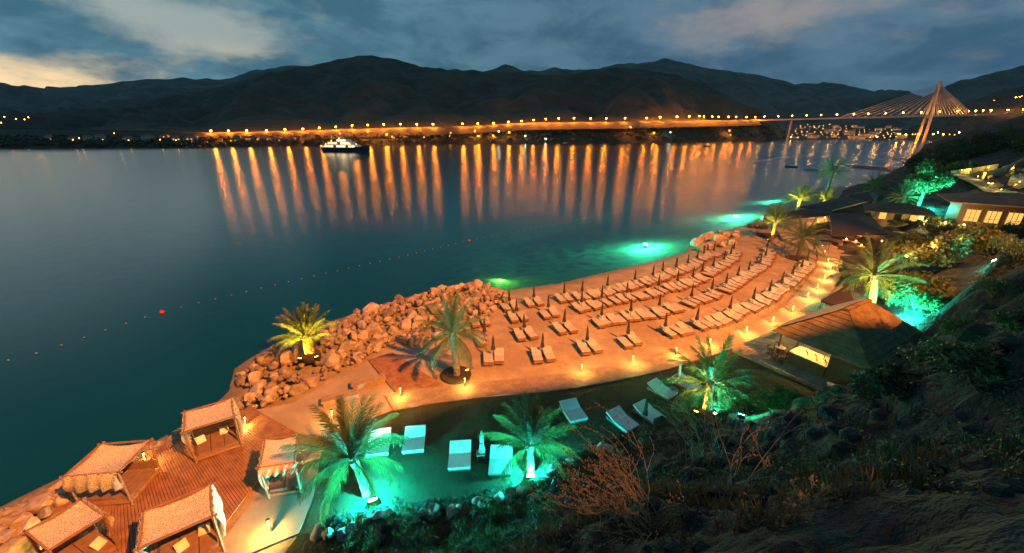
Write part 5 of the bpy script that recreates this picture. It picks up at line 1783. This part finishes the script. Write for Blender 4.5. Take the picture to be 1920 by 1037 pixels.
for i in range(46):
    a, b_ = rt.uniform(1488, 1760), rt.choice([258, 255, 250, 246, 242, 238])
    if b_ < 245 and a > 1690:
        continue
    p = town_pt(a, b_)
    p.z -= 4
    wd, ht = rt.uniform(12, 26), rt.uniform(5, 11)
    wins = [(x * wd, 2 + fl * 3, rt.random() < .6) for fl in range(int(ht // 3.4)) for x in (-.36, -.12, .12, .36)]
    house(p, rt.uniform(-.3, .3) - .6, wd, 9, ht, 'tile', f'pale house of the harbour town, {nth(i)} in no set order below the bridge', 2.0, wins, cat='house', group='houses of the harbour town', winw=1.6, winh=1.6)

# ------------------------------------------------------------------ cable-stayed bridge
BD = 1000.0
deckL, deckR = atd(1405, 226.5, 1120), atd(1925, 213.5, 890)
def deck(px):
    s = (px - 1405) / (1925 - 1405)
    # position along the straight deck for a photo column
    lo, hi = 0.0, 1.0
    for _ in range(40):
        mdl = (lo + hi) / 2
        p = deckL.lerp(deckR, mdl)
        c = 960 + F * p.x / (p.y * CP - (p.z - H) * SP)
        if c < px:
            lo = mdl
        else:
            hi = mdl
    return deckL.lerp(deckR, lo)
br = thing('cable_stayed_bridge', 'cable-stayed bridge with pale A-shaped pylon and lit deck', 'bridge', (deckL.x, deckL.y, 0))
o0 = Vector((deckL.x, deckL.y, 0))
ext = deckR + (deckR - deckL) * .35
dk = obj('deck', None, br)
MB().bar(deckL - o0, ext - o0, 14, 2.4).build('girder', M['bridge'], dk)
dn = (deckR - deckL).normalized()
sdv = Vector((-dn.y, dn.x, 0)).normalized()
for s in (-1, 1):
    MB().bar(deckL - o0 + sdv * 6.8 * s + Vector((0, 0, 1.85)), ext - o0 + sdv * 6.8 * s + Vector((0, 0, 1.85)), .3, 1.2).build('railing', M['bridge'], dk)
pb = deck(1741)
ptop = atd(1763, 156, pb.y) - o0
pbase = pb - o0
ptop = Vector((pbase.x, pbase.y, ptop.z))
py = obj('pylon', None, br)
for s in (-1, 1):
    ft = Vector((pbase.x, pbase.y, -2)) + sdv * s * 20
    kn = Vector((pbase.x, pbase.y, pbase.z)) + sdv * s * 14
    hd = ptop + sdv * s * 1.3
    mb = MB()
    for a, b2, w0, w1 in ((ft, kn, 6.0, 5.4), (kn, hd, 5.4, 3.6)):
        n_ = 4
        mb.tube([a, b2], [w0 * .5, w1 * .5], 4)
    mb.build('pylon_leg', M['bridge'], py)
MB().bar(pbase + sdv * 10 + Vector((0, 0, -2.6)), pbase - sdv * 10 + Vector((0, 0, -2.6)), 3.5, 3).build('cross_beam', M['bridge'], py)
MB().box(ptop + Vector((0, 0, -3)), (5, 5, 14)).build('pylon_head', M['bridge'], py)
nC = 11
for side in (-1, 1):
    for i in range(nC):
        s = (i + 1) / nC
        q = deck(1741 + (1572 - 1741) * s) - o0
        MB().bar(q + sdv * side * 6.5 + Vector((0, 0, 1.2)), ptop + Vector((0, 0, -2 - 20 * (1 - s))), .6).build('stay_cable', M['cable'], br)
    for i in range(nC):
        s = (i + 1) / nC
        q = deck(1741 + (1822 - 1741) * s ** .8) - o0
        MB().bar(q + sdv * side * 6.5 + Vector((0, 0, 1.2)), ptop + Vector((0, 0, -2 - 20 * (1 - s))), .6 if s < .8 else 1.2).build('stay_cable', M['cable'], br)
pr = deck(1485) - o0
MB().box((pr.x, pr.y, pr.z / 2 - 1.5), (3.4, 3.4, pr.z - 1)).build('pier', M['bridge'], br)
BL = [f4(*q)[0] for q in [(927, 0), (1030, 0), (1132, 0), (1240, 0), (1348, 0), (1465, 0), (1590, 0), (1700, 0), (1828, 0)]] + [f5(*q)[0] for q in [(998, 0), (1130, 0), (1267, 0), (1400, 0), (1485, 0), (1535, 0), (1590, 0), (1650, 0), (1775, 0), (1890, 0)]]
for i, a in enumerate(BL):
    p = deck(a) + sdv * (-5.5) + Vector((0, 0, 9.0))
    lamp(p, f'street lamp on the bridge deck, {nth(i)} from the far-shore end', 'lamps on the bridge', BHEAD if i < 14 else HEAD, POLE, 1.0)

# ------------------------------------------------------------------ motor yacht at anchor
yc = at(650, 284.5, 0)
yt = thing('motor_yacht', 'large lit motor yacht with dark hull lying off the far shore', 'yacht', yc, math.atan2(-38, 76) + .12)
L_ = 60
sec = [(-30, 4.6, .3, 4.2), (-27, 5.2, 0, 4.2), (-10, 5.6, 0, 4.2), (8, 5.6, 0, 4.6), (20, 4.2, 0, 5.4), (27, 2.0, .2, 6.2), (31, .15, 2.5, 7.0)]
vs, fs = [], []
for x, wd, zb, zt in sec:
    vs += [(x, -wd * .72, zb - .8), (x, -wd, zt), (x, wd, zt), (x, wd * .72, zb - .8)]
for i in range(len(sec) - 1):
    for j in range(4):
        a0, a1 = i * 4 + j, i * 4 + (j + 1) % 4
        fs.append((a0, a0 + 4, a1 + 4, a1))
fs += [(3, 2, 1, 0), (24, 25, 26, 27)]
MB().add(vs, fs).build('hull', M['hulldark'], yt)
def deckhouse(x0, x1, wd, z0, z1, rake, nm):
    vs = [(x0, -wd, z0), (x1, -wd * .8, z0), (x1, wd * .8, z0), (x0, wd, z0), (x0 + rake * .3, -wd * .92, z1), (x1 - rake, -wd * .7, z1), (x1 - rake, wd * .7, z1), (x0 + rake * .3, wd * .92, z1)]
    o = MB().add(vs, [(3, 2, 1, 0), (4, 5, 6, 7), (0, 1, 5, 4), (1, 2, 6, 5), (2, 3, 7, 6), (3, 0, 4, 7)]).build(nm, M['whitepaint'], yt)
    n_ = max(3, int((x1 - x0 - rake) / 4))
    for i in range(n_):
        x = x0 + rake * .4 + (x1 - x0 - rake * 1.5) * (i + .5) / n_
        MB().box((x, -wd * .965, (z0 + z1) / 2 + .1), (2.6, .7, 1.1)).build('window', M['litbright'] if i % 4 != 3 else M['glass'], o)
    return o
deckhouse(-27, 20, 5.0, 4.0, 7.2, 4, 'main_deck_house')
deckhouse(-22, 13, 4.4, 7.2, 10.2, 4, 'upper_deck_house')
deckhouse(-10, 8, 3.8, 10.2, 13.0, 4, 'bridge_deck_house')
MB().bar((-4, 0, 13), (-7, 0, 22), .7).bar((-5.5, -3, 18), (-5.5, 3, 18), .4).ico((-2, 0, 14.2), 1.2).build('mast', M['whitepaint'], yt)
MB().bar((-18, 0, 10), (-18, 0, 17), .4).build('mast', M['whitepaint'], yt)
for i, (x, z) in enumerate([(-29, 6), (-22, 8), (-14, 11.2), (-3, 14), (10, 8.4), (19, 8.2), (-5.6, 19)]):
    lm = thing('deck_light', f'deck light of the yacht, {nth(i)} counting from its stern', 'lamp', yt.matrix_basis @ Vector((x, -5.3 if z < 15 else 0, z)), 0, 'deck lights of the yacht')
    MB().bar((0, .4, 0), (0, .9, -.1), .25).build('bracket', M['greymetal'], lm)
    obj('lamp_head', THEAD, lm, (0, -.3, 0), 0, None, .5)

# ------------------------------------------------------------------ small boats, pier, booms, buoys
def boat(px, py, rz, ln, mt, label):
    t = thing('small_boat', label, 'boat', at(px, py, 0), rz, 'small boats moored off the point')
    sec = [(-.5, .16, .0, .10), (-.2, .19, -.02, .10), (.15, .17, -.02, .11), (.38, .10, 0, .13), (.5, .01, .06, .15)]
    vs, fs = [], []
    for x, wd, zb, zt in sec:
        vs += [(x * ln, -wd * .6 * ln, (zb - .03) * ln), (x * ln, -wd * ln, zt * ln), (x * ln, wd * ln, zt * ln), (x * ln, wd * .6 * ln, (zb - .03) * ln)]
    for i in range(4):
        for j in range(4):
            a0, a1 = i * 4 + j, i * 4 + (j + 1) % 4
            fs.append((a0, a0 + 4, a1 + 4, a1))
    fs += [(3, 2, 1, 0), (16, 17, 18, 19)]
    MB().add(vs, fs).build('hull', M[mt], t)
    MB().box((-.05 * ln, 0, .15 * ln), (.28 * ln, .2 * ln, .1 * ln)).build('cabin', M['whitepaint'], t)
    MB().box((.10 * ln, 0, .16 * ln), (.02 * ln, .19 * ln, .08 * ln)).build('windscreen', M['glass'], t)
boat(1483, 313.5, R(150), 6.5, 'hulldark', 'small dark motor boat, the left of the two off the point')
boat(1520, 319, R(158), 7.5, 'whitepaint', 'small white motor boat, the right of the two off the point')
boat(1325, 275, R(170), 10, 'hulldark', 'dark little boat among the orange reflections')
boat(1060, 268.5, R(185), 9, 'whitepaint', 'white little boat close under the far shore')
def pontoon(a, b2, wd, label, mt='greywood', posts=0, z=.5):
    A0, B0 = at(*a, 0), at(*b2, 0)
    t = thing('pontoon', label, 'pontoon', A0)
    d = B0 - A0
    n_ = max(4, int(d.length / 3))
    for i in range(n_):
        MB().bar(d * (i / n_) + d.normalized() * .04 + Vector((0, 0, z - .2)), d * ((i + 1) / n_) - d.normalized() * .04 + Vector((0, 0, z - .2)), wd, .4).build('deck_section', M[mt], t)
    for i in range(posts):
        p = d * ((i + .5) / posts)
        for s in (-1, 1):
            q = Vector((-d.y, d.x, 0)).normalized() * wd * .45 * s
            MB().bar(p + q + Vector((0, 0, -2)), p + q + Vector((random.uniform(-.3, .3), 0, random.uniform(1.4, 2.6))), .13).build('post', M['whitepaint'], t)
pontoon((1592, 312), (1692, 321), 5, 'long dark jetty with pale posts right of the moored boats', 'darkwood', 26, .9)
pontoon((1415, 304), (1477, 294), 1.2, 'thin white floating boom in the pink reflections', 'whitepaint', 0, .35)
pontoon((1566, 309), (1592, 314), 1.0, 'short pale boom leading to the jetty', 'whitepaint', 0, .3)
BU = [(-40, 690), (80, 660), (190, 622), (308, 584), (420, 557), (500, 538), (620, 511), (740, 484), (880, 451), (1000, 429), (1170, 395), (1280, 377), (1365, 364)]
BW_ = [at(a, b_, 0) for a, b_ in BU]
cum = [0] + list(np.cumsum([(q - p).length for p, q in zip(BW_[:-1], BW_[1:])]))
nb = 96
WB = MB().lathe([(.02, -.08), (.08, -.05), (.10, .02), (.07, .08), (.02, .10)], 8).mesh('float', M['whitefloat'])
RB = MB().lathe([(.03, -.2), (.24, -.12), (.30, .06), (.2, .26), (.04, .34)], 10).mesh('float', M['orangefloat'])
for i in range(nb):
    s = cum[-1] * i / (nb - 1)
    x = float(np.interp(s, cum, [p.x for p in BW_]))
    y = float(np.interp(s, cum, [p.y for p in BW_]))
    tag(obj('buoy', WB, None, (x, y, .02), 0), f'small white float of the swimming line, {nth(i)} from the near end', 'buoy', 'floats of the swimming line')
for (a, b_), lab in (((308, 584), 'near the breakwater palm'), ((880, 451), 'off the middle of the beach'), ((1245, 383), 'out towards the point')):
    tag(obj('buoy', RB, None, at(a, b_, 0) + Vector((0, -.3, 0)), 0), 'round red buoy on the swimming line ' + lab, 'buoy')
# ------------------------------------------------------------------ evening haze over the bay
hz_m = bpy.data.materials.new('haze_air')
hz_m.use_nodes = True
N = NT(hz_m.node_tree)
N.n.clear()
pv = N.new('ShaderNodeVolumePrincipled')
pv.inputs['Color'].default_value = (.40, .72, 1, 1)
pv.inputs['Density'].default_value = 2.2e-5
pv.inputs['Anisotropy'].default_value = .3
o_ = N.new('ShaderNodeOutputMaterial')
N.l.new(pv.outputs[0], o_.inputs['Volume'])
hzb = MB().box((0, 4400, 446), (18400, 9400, 908)).build('haze', hz_m)
tag(hzb, 'thin evening haze over the bay', None, None, 'stuff')
